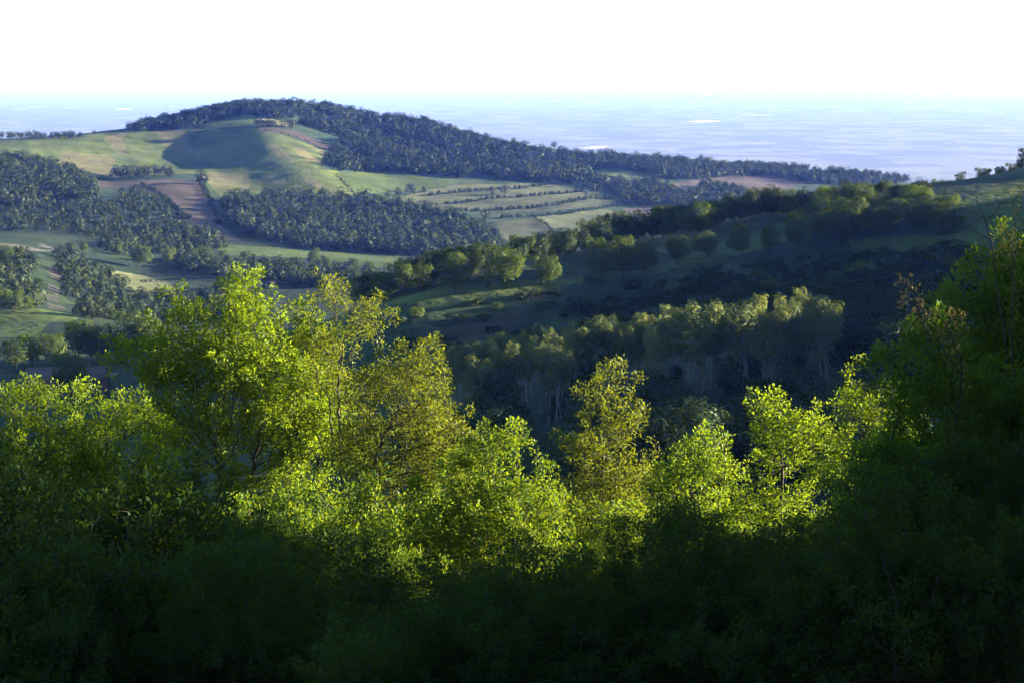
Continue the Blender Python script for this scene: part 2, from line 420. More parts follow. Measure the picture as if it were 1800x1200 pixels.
for p_, c_ in els[2:]:
    e = rp.color_ramp.elements.new(p_); e.color = (*c_, 1)
n2 = n.new('ShaderNodeTexNoise'); n2.inputs['Scale'].default_value = 0.0024; n2.inputs['Detail'].default_value = 5; l.new(geo.outputs['Position'], n2.inputs['Vector'])
woods = math_node(n, l, 'GREATER_THAN', n2.outputs[0], 0.53)
plain = mix_col(n, l, math_node(n, l, 'MULTIPLY', woods, 0.85), rp.outputs[0], (0.105, 0.115, 0.07))
sx = n.new('ShaderNodeSeparateXYZ'); l.new(geo.outputs['Position'], sx.inputs[0])
isplain = math_node(n, l, 'MULTIPLY_ADD', sx.outputs[1], 1 / 2000.0, -1.6, clamp=True)
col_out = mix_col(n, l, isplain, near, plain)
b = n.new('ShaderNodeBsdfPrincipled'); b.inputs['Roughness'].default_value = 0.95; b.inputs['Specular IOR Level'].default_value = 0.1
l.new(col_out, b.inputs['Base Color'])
n3 = n.new('ShaderNodeTexNoise'); n3.inputs['Scale'].default_value = 0.35; n3.inputs['Detail'].default_value = 6; l.new(geo.outputs['Position'], n3.inputs['Vector'])
bp = n.new('ShaderNodeBump'); bp.inputs['Strength'].default_value = 0.6; bp.inputs['Distance'].default_value = 1.2; l.new(n3.outputs[0], bp.inputs['Height']); l.new(bp.outputs[0], b.inputs['Normal'])
o = n.new('ShaderNodeOutputMaterial'); l.new(b.outputs[0], o.inputs[0])
M_GROUND = m
ii = np.arange(nr - 1)[:, None] * nu + np.arange(nu - 1)[None]
quads = np.stack([ii, ii + 1, ii + nu + 1, ii + nu], -1).reshape(-1, 4)
qf = fid[quads]
qfid = np.where((qf == qf[:, :1]).sum(1) >= 3, qf[:, 0], qf[:, 2])
for i in range(len(FIELDS) + 1):
    q = quads[qfid == i]
    if not len(q): continue
    vs, inv = np.unique(q.ravel(), return_inverse=True)
    nm = 'terrain' if i == 0 else FIELDS[i - 1][0]
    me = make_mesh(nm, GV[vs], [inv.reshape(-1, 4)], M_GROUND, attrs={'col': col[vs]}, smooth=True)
    ob = link(nm, me)
    tag(ob, 'hilly ground with scrub running out to the hazy plain' if i == 0 else FIELDS[i - 1][1], kind='structure')
    ob['category'] = 'ground' if i == 0 else 'field'

# unseen hillside added behind the camera to keep sky light off the near trees
xs = np.linspace(-260, 260, 60); ys = np.linspace(-14, -130, 30)
g = np.stack(np.meshgrid(xs, ys), -1).reshape(-1, 2)
hz_ = np.interp(-g[:, 1], [14, 20, 60, 130], [-4.5, 0.0, 25, 42]) + (fbm(g[:, 0] / 9, g[:, 1] / 9, 61, 4) - 0.5) * 5
ii = np.arange(29)[:, None] * 60 + np.arange(59)[None]
me = make_mesh('hillside', np.column_stack([g, hz_]), [np.stack([ii, ii + 60, ii + 61, ii + 1], -1).reshape(-1, 4)], M_GROUND, attrs={'col': np.tile(np.array((0.025, 0.032, 0.012)), (len(g), 1))}, smooth=True)
tag(link('hillside', me), 'unseen hillside added behind the viewpoint to block sky light', kind='structure')

# ------------------------------------------------------------------ trees: limbs grown towards the light, leaves set on the twigs
def lobes_points(lobes, N, rng, clump=0.0):
    """N random points inside a union of ellipsoids (x, y, z, rx, ry, rz), denser towards their shells"""
    L = np.array(lobes, float)
    vol = L[:, 3] * L[:, 4] * L[:, 5]
    w = vol ** 0.8; w /= w.sum()
    k = rng.choice(len(L), N, p=w)
    d = rng.normal(size=(N, 3)); d /= np.linalg.norm(d, axis=1)[:, None]
    r = rng.random(N) ** 0.42
    Q = L[k, :3] + d * r[:, None] * L[k, 3:6]
    if clump > 0:                                   # leaves gather in sprays with gaps between them
        c = Q[rng.integers(N, size=max(6, N // 42))]
        h = rng.random(N) < 0.85
        j = rng.integers(len(c), size=N)
        Q = np.where(h[:, None], c[j] + rng.normal(size=(N, 3)) * np.minimum(clump, 0.4 * L[k, 3:6]) * np.array((1, 1, 0.75)), Q)
    return Q
def grow(stems, pts, step, kill, rng, up=0.10, iters=260, wiggle=0.25):
    """space colonisation: returns node positions and parents"""
    pos, par = [], []
    for st in stems:                                # each stem a polyline
        prev = -1
        for a, b in zip(st[:-1], st[1:]):
            a = np.array(a, float); b = np.array(b, float)
            m = max(1, int(np.linalg.norm(b - a) / step))
            for i in range(m):
                if prev >= 0 and i == 0: continue
                pos.append(a + (b - a) * i / m + rng.normal(size=3) * step * 0.08 * (len(pos) > 0)); par.append(prev); prev = len(pos) - 1
        pos.append(np.array(st[-1], float)); par.append(prev)
    P = np.array(pos); par = list(par)
    A = np.array(pts)
    D = np.linalg.norm(A[:, None] - P[None], axis=2)
    near = D.argmin(1); nd = D.min(1)
    alive = np.ones(len(A), bool); age = np.zeros(len(A))
    for it in range(iters):
        alive &= nd > kill
        if alive.sum() < 3: break
        idx = np.where(alive)[0]
        v = A[idx] - P[near[idx]]; v /= np.linalg.norm(v, axis=1)[:, None] + 1e-9
        acc = np.zeros((len(P), 3)); np.add.at(acc, near[idx], v)
        g = np.unique(near[idx])
        d = acc[g]; d /= np.linalg.norm(d, axis=1)[:, None] + 1e-9
        d += np.array((0, 0, up)) + rng.normal(size=d.shape) * wiggle
        d /= np.linalg.norm(d, axis=1)[:, None]
        newp = P[g] + d * step
        base = len(P)
        P = np.vstack([P, newp]); par += list(g)
        for c in range(0, len(newp), 400):
            Dn = np.linalg.norm(A[idx][:, None] - newp[None, c:c + 400], axis=2)
            j = Dn.argmin(1); mn = Dn[np.arange(len(idx)), j]
            better = mn < nd[idx] - 1e-6
            near[idx[better]] = base + c + j[better]; nd[idx[better]] = mn[better]
            age[idx] = np.where(better, 0, age[idx] + 1)
        alive &= age < 6                             # give up on points the limbs circle round
        if len(P) > 15000: break
    return P, np.array(par)
def radii(P, par, tip, expo=2.3):
    n = len(P)
    acc = np.zeros(n); cnt = np.zeros(n)
    for i in range(n - 1, -1, -1):
        if cnt[i] == 0: acc[i] = tip ** expo
        if par[i] >= 0:
            acc[par[i]] += acc[i]; cnt[par[i]] += 1
    return acc ** (1 / expo), cnt
def tubes(P, par, R, sides=5, minr=0.0):
    e = np.where((par >= 0) & (R >= minr))[0]
    a = P[par[e]]; b = P[e]
    d = b - a; ln = np.linalg.norm(d, axis=1)[:, None] + 1e-9; d = d / ln
    ref = np.where((np.abs(d[:, 2]) < 0.9)[:, None], np.array((0, 0, 1.0)), np.array((1.0, 0, 0)))
    s = np.cross(d, ref); s /= np.linalg.norm(s, axis=1)[:, None]
    t = np.cross(d, s)
    ra = np.minimum(R[par[e]], R[e] * 1.35); rb = R[e]
    ang = np.arange(sides) / sides * 2 * math.pi
    ring = s[:, None] * np.cos(ang)[None, :, None] + t[:, None] * np.sin(ang)[None, :, None]
    a = a - d * np.minimum(ra, ln[:, 0] * 0.4)[:, None]
    va = a[:, None] + ring * ra[:, None, None]; vb = b[:, None] + ring * rb[:, None, None]
    V = np.concatenate([va, vb], 1).reshape(-1, 3)
    base = np.arange(len(e))[:, None] * 2 * sides
    i = np.arange(sides)[None]; j = (i + 1) % sides
    F = np.stack([base + i, base + j, base + sides + j, base + sides + i], -1).reshape(-1, 4)
    return V, F
def leaf_quads(C, axis, size, rng, upbias=0.55, wide=0.62, fold=0.16, tint=None, out=None, outw=0.0):
    n = len(C)
    nrm = rng.normal(size=(n, 3)); nrm /= np.linalg.norm(nrm, axis=1)[:, None]
    nrm[:, 2] = np.abs(nrm[:, 2]) + upbias
    if out is not None:
        nrm = nrm * (1 - outw) + out * outw * 1.6
    w = np.cross(nrm, axis); w /= np.linalg.norm(w, axis=1)[:, None] + 1e-9
    nn_ = np.cross(axis, w)
    L = (size * rng.uniform(0.45, 1.35, n))[:, None]
    mid = C + axis * L * 0.5
    V = np.stack([C, mid + w * L * wide * 0.5 + nn_ * L * fold, C + axis * L - nn_ * L * fold * 0.5, mid - w * L * wide * 0.5 + nn_ * L * fold], 1).reshape(-1, 3)
    F = np.arange(n * 4).reshape(-1, 4)
    tn = np.clip(tint, 0, 1) if tint is not None else rng.random(n)
    return V, F, np.repeat(tn, 4)
def leaf_cloud(P, par, R, cnt, per, spread, size, rng, twig, droop=0.0, tip_extra=2.0, lobes=None, outw=0.0, **kw):
    tw = np.where((R < twig) & (par >= 0))[0]
    lvl = np.where(cnt[tw] == 0, per * tip_extra, per)
    rep = rng.poisson(lvl)
    src = np.repeat(tw, rep)
    n = len(src)
    d = P[src] - P[par[src]]; d /= np.linalg.norm(d, axis=1)[:, None] + 1e-9
    off = rng.normal(size=(n, 3)); off /= np.linalg.norm(off, axis=1)[:, None]
    C = P[src] + off * (spread * rng.random(n)[:, None] ** 0.6) + d * spread * 0.4 * rng.random(n)[:, None]
    ax = off + d * 0.7 + np.array((0, 0, 0.25 - droop)); ax /= np.linalg.norm(ax, axis=1)[:, None]
    shoot = hash2(src, src * 3 + 1, 5)               # every shoot has its own tone
    tint = 0.55 * shoot + 0.45 * rng.random(n)
    out = None
    if lobes is not None:                            # leaves of a closed crown face outwards
        L = np.array(lobes, float)
        dd = (C[:, None] - L[None, :, :3]) / L[None, :, 3:6]
        j = np.linalg.norm(dd, axis=2).argmin(1)
        out = dd[np.arange(n), j]; out /= np.linalg.norm(out, axis=1)[:, None] + 1e-9
        out[:, 2] += 0.15
        ax = ax - out * (ax * out).sum(1)[:, None] * 0.8; ax /= np.linalg.norm(ax, axis=1)[:, None] + 1e-9
    return leaf_quads(C, ax, size, rng, tint=tint, out=out, outw=outw, **kw)

class Kind: pass
def tree_meshes(name, lobes, stems, N, step, kill, leaf, bark, per, spread, size, rng, tip=0.006, twig=0.02, minr=0.0, sides=5, up=0.1, expo=2.3, clump=0.0, outw=0.0, **kw):
    pts = lobes_points(lobes, N, rng, clump)
    P, par = grow(stems, pts, step, kill, rng, up=up)
    R, cnt = radii(P, par, tip, expo)
    V, F = tubes(P, par, R, sides, minr)
    k = Kind()
    k.trunk = make_mesh(name + '_trunk', V, [F], bark, smooth=True)
    LV, LF, LT = leaf_cloud(P, par, R, cnt, per, spread, size, rng, twig, lobes=lobes if outw > 0 else None, outw=outw, **kw)
    k.crown = make_mesh(name + '_crown', LV, [LF], leaf, attrs={'tint': LT})
    k.name = name; k.n = len(LF); k.top = float(LV[:, 2].max())
    return k
def both_in_one(name, k):
    """a single mesh of trunk and crown, for trees a few pixels high"""
    def co(me):
        v = np.empty(len(me.vertices) * 3, np.float32); me.vertices.foreach_get('co', v)
        f = np.empty(len(me.loops), np.int32); me.loops.foreach_get('vertex_index', f)
        return v.reshape(-1, 3), f.reshape(-1, 4)
    v1, f1 = co(k.trunk); v2, f2 = co(k.crown)
    t = np.empty(len(v2), np.float32); k.crown.attributes['tint'].data.foreach_get('value', t)
    return make_mesh(name, np.vstack([v1, v2]), [np.vstack([f1, f2 + len(v1)])], [k.trunk.materials[0], k.crown.materials[0]],
                     mat_idx=np.concatenate([np.zeros(len(f1)), np.ones(len(f2))]), attrs={'tint': np.concatenate([np.zeros(len(v1)), t])})
def place(name, k, loc, label, cat, group=None, rz=0.0, s=1.0, sz=None):
    e = bpy.data.objects.new(name, None); COL.objects.link(e)
    e.location = loc; e.rotation_euler = (0, 0, rz); e.scale = (s, s, sz or s)
    e.empty_display_size = 0.3
    tag(e, label, cat, group)
    link('trunk', k.trunk, e); link('crown', k.crown, e)
    return e
def place_one(name, me, loc, label, cat, group=None, rz=0.0, s=1.0, sz=None):
    o = link(name, me, loc=loc); o.rotation_euler = (0, 0, rz); o.scale = (s, s, sz or s)
    return tag(o, label, cat, group)
def round_lobes(h, base, r, rng, n=7, squash=0.8):
    """lobes for a free standing broad crown between heights base and h"""
    L = [(0, 0, base + (h - base) * 0.5, r * 0.75, r * 0.75, (h - base) * 0.46)]
    for i in range(n):
        a = rng.random() * 6.28; q = rng.uniform(0.35, 0.8) * r
        z = base + (h - base) * rng.uniform(0.2, 0.88)
        rr = r * rng.uniform(0.28, 0.48) * (1.1 - 0.4 * (z - base) / (h - base))
        L.append((math.cos(a) * q, math.sin(a) * q, z, rr, rr, rr * squash))
    return L

# ------------------------------------------------------------------ the near trees
# label, kind, leaf, depth, trunk foot px, lobes (px, py, r px[, depth shift m]), extra stems, density
SUB = []
def near_tree(name, label, leaf, D, foot, lobes, seed, fork=None, stems=1, dens=1.0, size=0.105, per=16, bark=None, droop=0.0, up=0.1, flat=0.9, group=None, tip=0.0065, thick=2.3, upb=0.55):
    rng = np.random.default_rng(seed)
    fx = pt(foot, 600, D)[0]
    base = np.array((fx, D, gz(fx, D) - 0.15))
    L = []
    for lb in lobes:
        dd = lb[3] if len(lb) > 3 else 0.0
        p = pt(lb[0], lb[1], D + dd) - base
        r = lb[2] * D / FPX
        L.append((p[0], p[1], p[2], r, r * 1.05, r * flat))
    zc = np.array([q[2] for q in L])
    vol = sum(q[3] * q[4] * q[5] for q in L) * 4.19
    st = []
    for i in range(stems):
        q = L[(i * 2) % len(L)] if stems > 1 else L[0]
        lo = min(zz[2] - zz[5] * 0.6 for zz in L)
        f = fork[i] if fork and len(fork) > i else None
        top = (pt(f[0], f[1], D) - base) if f else np.array((q[0] * 0.7, q[1] * 0.5, max(lo, 1.5)))
        j = rng.normal(size=3) * 0.12; j[2] = 0
        st.append([np.array((rng.normal() * 0.25, rng.normal() * 0.25, 0)) * (stems > 1), top * np.array((0.35, 0.4, 0.5)) + j, top])
    N = int(np.clip(vol * 55 * dens, 500, 9500))
    f_ = D / 60.0
    size *= f_; per = per / f_ ** 1.6
    k = tree_meshes(name, L, st, N, 0.20, 0.24, M_LEAF[leaf], bark or M_BARK, per, 0.19, size, rng, tip=tip, twig=0.022, droop=droop, up=up, expo=thick, clump=0.36, upbias=upb)
    e = place(name, k, base, label, 'tree', group)
    SUB.append((name, seed, k.n))
    return k, e

near_tree('oak_tree', 'large bright green oak with a wide crown left of the slender olive tree', 'oak', 62, 395,
          [(420, 630, 82), (335, 645, 72), (495, 690, 70), (425, 555, 44), (300, 600, 38), (237, 622, 20), (222, 615, 10), (425, 508, 16), (365, 535, 24), (458, 515, 18), (325, 552, 14), (395, 500, 11), (270, 660, 34), (390, 745, 85), (500, 775, 70), (300, 730, 60), (440, 850, 75), (535, 850, 50), (560, 740, 34)], 11, fork=[(385, 840), (440, 850)], stems=2, dens=0.9)
near_tree('oak_tree', 'bright green leafy tree top wedged between the wide oak and the slender olive tree', 'oak', 63.5, 540,
          [(540, 610, 48), (520, 545, 30), (540, 525, 20), (560, 680, 60), (500, 590, 40), (545, 760, 65), (590, 770, 50)], 12, fork=[(560, 800)])
near_tree('slender_tree', 'tall slender olive-leaved tree with the highest pointed top near the middle left', 'olive', 60, 592,
          [(607, 505, 20), (602, 470, 9), (642, 545, 26), (590, 550, 26), (622, 600, 38), (575, 610, 30), (655, 585, 15), (600, 680, 50), (650, 700, 40), (630, 770, 55), (582, 505, 12)], 13, fork=[(578, 700), (595, 690)], stems=2, dens=0.75, size=0.085, per=14, up=0.25)
near_tree('slender_tree', 'rounded olive-leaved tree just right of the slender olive tree', 'olive', 56, 640,
          [(712, 612, 22), (715, 645, 42), (670, 690, 58), (740, 700, 52), (780, 730, 30), (700, 770, 80), (630, 770, 62), (770, 800, 62), (690, 850, 80), (800, 850, 40)], 14, fork=[(660, 800), (590, 860)], stems=2, dens=0.9, size=0.09)
near_tree('hornbeam_tree', 'bushy yellow-green tree in the sun below the dark valley wood', 'hornbeam', 50, 840,
          [(870, 770, 26), (840, 800, 42), (910, 780, 28), (800, 860, 75), (880, 870, 82), (960, 880, 55), (830, 950, 85), (930, 960, 85), (740, 940, 70)], 15, stems=2, dens=0.95)
near_tree('oak_tree', 'young upright tree with dark stems standing alone in front of the dark valley wood', 'olive', 62, 1040,
          [(1060, 675, 24), (1065, 720, 46), (1020, 725, 24), (1105, 740, 34), (1080, 790, 66), (1030, 790, 40), (1120, 815, 42), (1055, 860, 72), (1000, 850, 35), (1110, 890, 55), (1030, 930, 60)], 16, fork=[(1062, 780), (1040, 840)], stems=2, dens=0.72, per=14, up=0.2, size=0.095)
near_tree('hornbeam_tree', 'small sunlit tree right of the young upright tree', 'hornbeam', 56, 1220,
          [(1225, 765, 22), (1265, 775, 16), (1230, 810, 46), (1185, 830, 36), (1270, 850, 44), (1225, 880, 62), (1170, 900, 48), (1280, 930, 50), (1220, 960, 60)], 17, dens=0.95)
near_tree('oak_tree', 'sunlit tree with a flat spreading top right of the small sunlit tree', 'oak', 48, 1380,
          [(1362, 700, 22), (1330, 725, 26), (1390, 735, 36), (1365, 765, 42), (1425, 760, 28), (1350, 830, 55), (1410, 830, 48), (1380, 900, 70), (1320, 920, 55)], 18, dens=0.95, fork=[(1375, 820)])
near_tree('oak_tree', 'loose-topped sunlit tree leaning at the edge of the big dark tree', 'oak', 45.5, 1500,
          [(1510, 640, 18), (1480, 655, 22), (1460, 690, 14), (1500, 690, 40), (1560, 690, 24), (1480, 750, 40), (1540, 760, 52), (1500, 840, 65), (1440, 840, 42), (1480, 930, 70)], 19, dens=0.85, fork=[(1500, 780)])
near_tree('hornbeam_tree', 'tall dense tree rising highest at the right edge with a sunlit yellowish top', 'maple', 40, 1795,
          [(1785, 445, 28), (1772, 490, 46), (1742, 540, 50), (1800, 560, 75), (1790, 640, 95), (1720, 620, 60), (1830, 500, 50), (1740, 690, 80), (1830, 720, 100)], 20, stems=2, dens=1.0, size=0.15, per=14, upb=1.2)
near_tree('hornbeam_tree', 'broad dark green tree below the tallest right-hand tree', 'maple', 36, 1700,
          [(1680, 590, 42), (1640, 620, 36), (1606, 650, 28), (1655, 680, 60), (1720, 720, 85), (1600, 730, 50), (1790, 760, 95), (1640, 790, 95), (1570, 800, 45), (1740, 850, 110), (1620, 890, 95), (1820, 880, 100)], 26, stems=3, dens=1.0, size=0.15, per=14, upb=1.2)
near_tree('hornbeam_tree', 'dense shaded green tree between the leaning sunlit tree and the big right-hand tree', 'maple', 42, 1590,
          [(1590, 700, 40), (1560, 770, 50), (1620, 800, 60), (1540, 860, 65), (1610, 910, 75), (1530, 980, 75), (1640, 1030, 75), (1550, 1080, 75)], 21, dens=0.95, size=0.115, per=16)
near_tree('maple_tree', 'thin bronze-leaved young tree leaning left out of the big dark tree', 'bronze', 35.0, 1690,
          [(1598, 505, 16), (1602, 540, 14), (1625, 560, 16), (1650, 540, 12), (1650, 590, 15), (1690, 560, 12), (1690, 600, 14), (1670, 625, 10), (1640, 565, 10)], 22, dens=5.0, fork=[(1690, 640)], size=0.13, per=6, up=0.0)
near_tree('maple_tree', 'bronze-leaved top shoots rising at the upper right corner', 'bronze', 38.3, 1775,
          [(1775, 350, 14), (1792, 345, 12), (1783, 375, 10), (1785, 405, 13), (1772, 440, 12), (1795, 440, 14), (1755, 465, 12)], 23, dens=2.5, fork=[(1782, 460)], size=0.085, per=6, up=0.1)
near_tree('oak_tree', 'small sunlit tree at the left edge just below the farm buildings', 'oak', 35, 30,
          [(15, 685, 18), (40, 715, 36), (0, 735, 50), (100, 745, 26), (60, 790, 62), (-30, 800, 66), (120, 810, 45), (30, 880, 80)], 24, dens=0.9)
near_tree('oak_tree', 'dark leafy tree under the left limb of the wide oak', 'oak', 36, 200,
          [(150, 705, 30), (200, 720, 42), (250, 740, 48), (170, 800, 65), (250, 830, 70), (110, 850, 55), (200, 900, 80), (290, 900, 65)], 25, dens=0.9)
# bare, leafless sapling
rng = np.random.default_rng(31)
D = 37.8
fx = pt(1760, 600, D)[0]; base = np.array((fx, D, gz(fx, D) - 0.1))
bpts = [pt(x_, y_, D + rng.normal() * 0.35) - base for x_, y_ in ((1722, 340), (1718, 365), (1695, 375), (1705, 395), (1752, 350), (1748, 380), (1735, 400), (1680, 350), (1688, 365), (1700, 420), (1725, 425), (1758, 400), (1742, 340), (1712, 350), (1690, 395), (1750, 420), (1765, 430), (1770, 360))]
P, par = grow([[np.zeros(3), pt(1770, 620, D) - base, pt(1745, 445, D) - base]], np.array(bpts), 0.07, 0.06, rng, up=0.15, wiggle=0.16)
R, cnt = radii(P, par, 0.0045, 2.2)
e = bpy.data.objects.new('dead_sapling', None); COL.objects.link(e); e.location = base
tag(e, 'leafless dark sapling with forked bare twigs above the big right-hand tree', 'sapling')
V, F = tubes(P, par, R); main = R[par[np.maximum(par, 0)]] >= 0
link('branches', make_mesh('bare_branches', V, [F], M_BARK, smooth=True), e)

# saplings and bushes of the slope below: a few kinds, copied
rng = np.random.default_rng(41)
UNDER = []
for i in range(4):
    h = (6.5, 5.5, 8.0, 5.0)[i]; r = (2.1, 2.3, 2.2, 2.4)[i]
    lob = round_lobes(h, 0.9, r, rng, 8)
    st = [[(0, 0, 0), (rng.normal() * .2, rng.normal() * .2, 1.2), (rng.normal() * .5, rng.normal() * .5, 2.4)], [(.2, .1, 0), (.6, rng.normal() * .3, 1.6)], [(-.2, .1, 0), (-.7, rng.normal() * .3, 1.5)]]
    UNDER.append(tree_meshes('hornbeam', lob, st, 2000, 0.20, 0.24, M_LEAF['hornbeam_shade'], M_BARK, 17, 0.20, 0.095, rng, twig=0.022, clump=0.38, upbias=1.3, wide=0.56))
HT = (6.5, 5.5, 8.0, 5.0) * 2
UNDER += [Kind() for _ in range(4)]
for i in range(4):                                  # the same growth in the hornbeam leaf without painted shade
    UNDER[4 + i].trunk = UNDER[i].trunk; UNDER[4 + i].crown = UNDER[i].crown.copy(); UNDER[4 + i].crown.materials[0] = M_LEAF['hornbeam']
def under(px, py_top, D, i, label, s=None):
    x = pt(px, 600, D)[0]; z = gz(x, D) - 0.1
    top = pt(px, py_top, D)[2]
    sc_ = s or max(0.55, min(1.9, (top - z) / HT[i]))
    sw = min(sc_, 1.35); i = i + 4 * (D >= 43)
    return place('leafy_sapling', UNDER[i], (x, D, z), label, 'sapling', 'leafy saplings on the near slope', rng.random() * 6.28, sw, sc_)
LAB_L = 'shaded leafy sapling in the dark thicket at the lower left'
LAB_C = 'leafy sapling at the foot of the sunlit trees in the lower middle'
LAB_R = 'shaded leafy sapling in the dark thicket at the lower right'
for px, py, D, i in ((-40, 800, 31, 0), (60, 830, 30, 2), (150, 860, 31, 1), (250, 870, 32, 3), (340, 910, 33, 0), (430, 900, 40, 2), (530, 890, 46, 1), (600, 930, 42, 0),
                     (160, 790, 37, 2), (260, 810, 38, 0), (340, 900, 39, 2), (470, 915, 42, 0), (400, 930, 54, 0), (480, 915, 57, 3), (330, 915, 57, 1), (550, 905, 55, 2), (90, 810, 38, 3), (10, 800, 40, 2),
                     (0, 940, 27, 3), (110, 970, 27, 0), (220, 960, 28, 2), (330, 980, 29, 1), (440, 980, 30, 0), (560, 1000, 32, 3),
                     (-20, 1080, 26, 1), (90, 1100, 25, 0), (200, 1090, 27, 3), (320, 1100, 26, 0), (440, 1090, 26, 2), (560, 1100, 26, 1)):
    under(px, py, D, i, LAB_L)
for px, py, D, i in ((680, 950, 44, 2), (760, 990, 40, 0), (850, 1015, 38, 1), (950, 1012, 41, 3), (1030, 980, 46, 0), (1110, 985, 44, 2), (1180, 975, 42, 1), (1010, 905, 52, 3), (660, 860, 52, 3), (1130, 905, 53, 0), (1450, 880, 49, 2), (1430, 900, 52, 1),
                     (680, 1040, 32, 0), (800, 1060, 31, 3), (920, 1060, 32, 1), (1040, 1050, 33, 0), (1160, 1040, 33, 2),
                     (690, 1130, 24, 3), (820, 1130, 24, 1), (950, 1130, 25, 0), (1080, 1130, 24, 3)):
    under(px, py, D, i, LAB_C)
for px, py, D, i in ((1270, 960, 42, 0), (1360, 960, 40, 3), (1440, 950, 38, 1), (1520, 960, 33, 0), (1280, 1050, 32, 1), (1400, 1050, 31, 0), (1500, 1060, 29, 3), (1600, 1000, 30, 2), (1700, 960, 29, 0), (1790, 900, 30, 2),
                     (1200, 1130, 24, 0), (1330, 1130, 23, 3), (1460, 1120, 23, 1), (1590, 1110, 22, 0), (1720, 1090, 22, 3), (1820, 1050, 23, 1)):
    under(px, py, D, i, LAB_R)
# unseen trees added beyond the right edge to cast shade on the near slope
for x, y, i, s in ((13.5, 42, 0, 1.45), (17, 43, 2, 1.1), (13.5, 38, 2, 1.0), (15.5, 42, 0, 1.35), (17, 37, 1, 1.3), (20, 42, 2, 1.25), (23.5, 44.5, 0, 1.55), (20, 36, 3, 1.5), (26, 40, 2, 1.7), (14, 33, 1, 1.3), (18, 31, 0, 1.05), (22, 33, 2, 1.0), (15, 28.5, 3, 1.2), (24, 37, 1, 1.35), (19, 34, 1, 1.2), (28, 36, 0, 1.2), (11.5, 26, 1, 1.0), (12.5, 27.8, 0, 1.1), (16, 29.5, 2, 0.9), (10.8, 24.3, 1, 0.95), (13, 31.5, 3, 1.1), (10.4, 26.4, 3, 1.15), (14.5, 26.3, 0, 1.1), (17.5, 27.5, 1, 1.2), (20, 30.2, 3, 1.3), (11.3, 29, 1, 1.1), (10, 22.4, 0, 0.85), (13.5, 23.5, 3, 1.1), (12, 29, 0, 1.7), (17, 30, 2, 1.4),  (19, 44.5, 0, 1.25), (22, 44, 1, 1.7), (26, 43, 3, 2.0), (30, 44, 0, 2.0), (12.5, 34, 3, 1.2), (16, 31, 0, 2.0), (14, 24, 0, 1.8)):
    place('leafy_sapling', UNDER[i], (x, y, gz(x, y) - 0.1), 'unseen leafy tree added past the right edge to shade the near slope', 'sapling', 'added shade trees past the right edge', rng.random() * 6.28, s, s)

print('SUB', SUB, flush=True)

# ------------------------------------------------------------------ kinds of tree for the middle distance
rng = np.random.default_rng(51)
def mid_kind(name, h, base, r, leaf, bark, seed, N=560, step=0.5, size=0.42, per=7, stems=None, lob=None, spread=0.55, minr=0.02, wide=0.75, tip=0.02, twig=0.075, outw=0.6):
    g = np.random.default_rng(seed)
    L = lob or round_lobes(h, base, r, g, 9)
    st = stems or [[(0, 0, 0), (g.normal() * .15, g.normal() * .15, base * 0.6 + 0.4), (g.normal() * .3, g.normal() * .3, base + (h - base) * 0.25)]]
    outw = 0.4 if leaf == 'mid' else outw
    k = tree_meshes(name, L, st, N, step, step * 1.15, M_LEAF[leaf], bark, per, spread, size, g, tip=tip, twig=twig, minr=minr, sides=4, wide=wide, tip_extra=2.2, outw=outw)
    k.h = k.top
    return k
RIDGE = [mid_kind('ridge_tree', 10, 0.9, 5.0, 'mid', M_BARK, 60), mid_kind('ridge_tree', 9, 1.2, 4.2, 'mid', M_BARK, 61), mid_kind('ridge_tree', 11, 1.6, 4.8, 'mid', M_BARK, 62), mid_kind('ridge_tree', 9.5, 1.0, 5.0, 'mid', M_BARK, 63)]
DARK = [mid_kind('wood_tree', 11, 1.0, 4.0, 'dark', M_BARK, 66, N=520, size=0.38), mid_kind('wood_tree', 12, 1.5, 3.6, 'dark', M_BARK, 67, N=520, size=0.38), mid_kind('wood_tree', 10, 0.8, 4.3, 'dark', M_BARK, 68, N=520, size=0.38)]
COPSE = []
for i in range(4):                                  # tall bare pale stems, crowns only at the top
    g = np.random.default_rng(70 + i)
    L = [(g.normal() * 1.1, g.normal() * 1.1, z, r_, r_, r_ * 0.95) for z, r_ in ((11.0, 2.4), (12.6, 1.9), (14.0, 1.3), (9.6, 2.1), (12.0, 2.0), (8.2, 1.7), (6.8, 1.2))]
    st = [[(g.normal() * .5, g.normal() * .5, 0), (g.normal() * .4, g.normal() * .4, 4.5), (g.normal() * .9, g.normal() * .9, 9.5 + g.random())] for _ in range(3)]
    COPSE.append(mid_kind('copse_tree', 15.3, 0, 0, 'pale', M_PALEBARK, 75 + i, N=460, step=0.42, size=0.36, per=7, stems=st, lob=L, minr=0.012, tip=0.024, spread=0.5))
SHRUB = []
for i in range(3):
    g = np.random.default_rng(80 + i)
    L = [(g.normal() * .7, g.normal() * .7, 0.9 + g.random() * 0.5, 1.0, 1.0, 0.75) for _ in range(5)]
    SHRUB.append(mid_kind('shrub', 2.4, 0.3, 1.5, 'dark' if i else 'mid', M_BARK, 84 + i, N=160, step=0.3, size=0.30, per=6, lob=L, spread=0.35, tip=0.01, twig=0.05,
                          stems=[[(0, 0, -0.2), (0.1, 0, 0.5)], [(0, 0, -0.2), (-0.4, 0.3, 0.5)], [(0, 0, -0.2), (0.3, -0.4, 0.5)]]))
FARK = []
for i in range(5):                                  # kinds for trees only a few pixels high
    g = np.random.default_rng(90 + i)
    FARK.append(mid_kind('far_tree', 9, 0.4, (4.6, 5.2, 4.2, 4.9, 4.0)[i], 'far', M_BARK, 95 + i, N=190, step=0.85, size=0.62, per=4.6, spread=0.7, outw=0.97, minr=0.05, wide=0.85, tip=0.05, twig=0.3))
def rz(): return rng.random() * 6.283

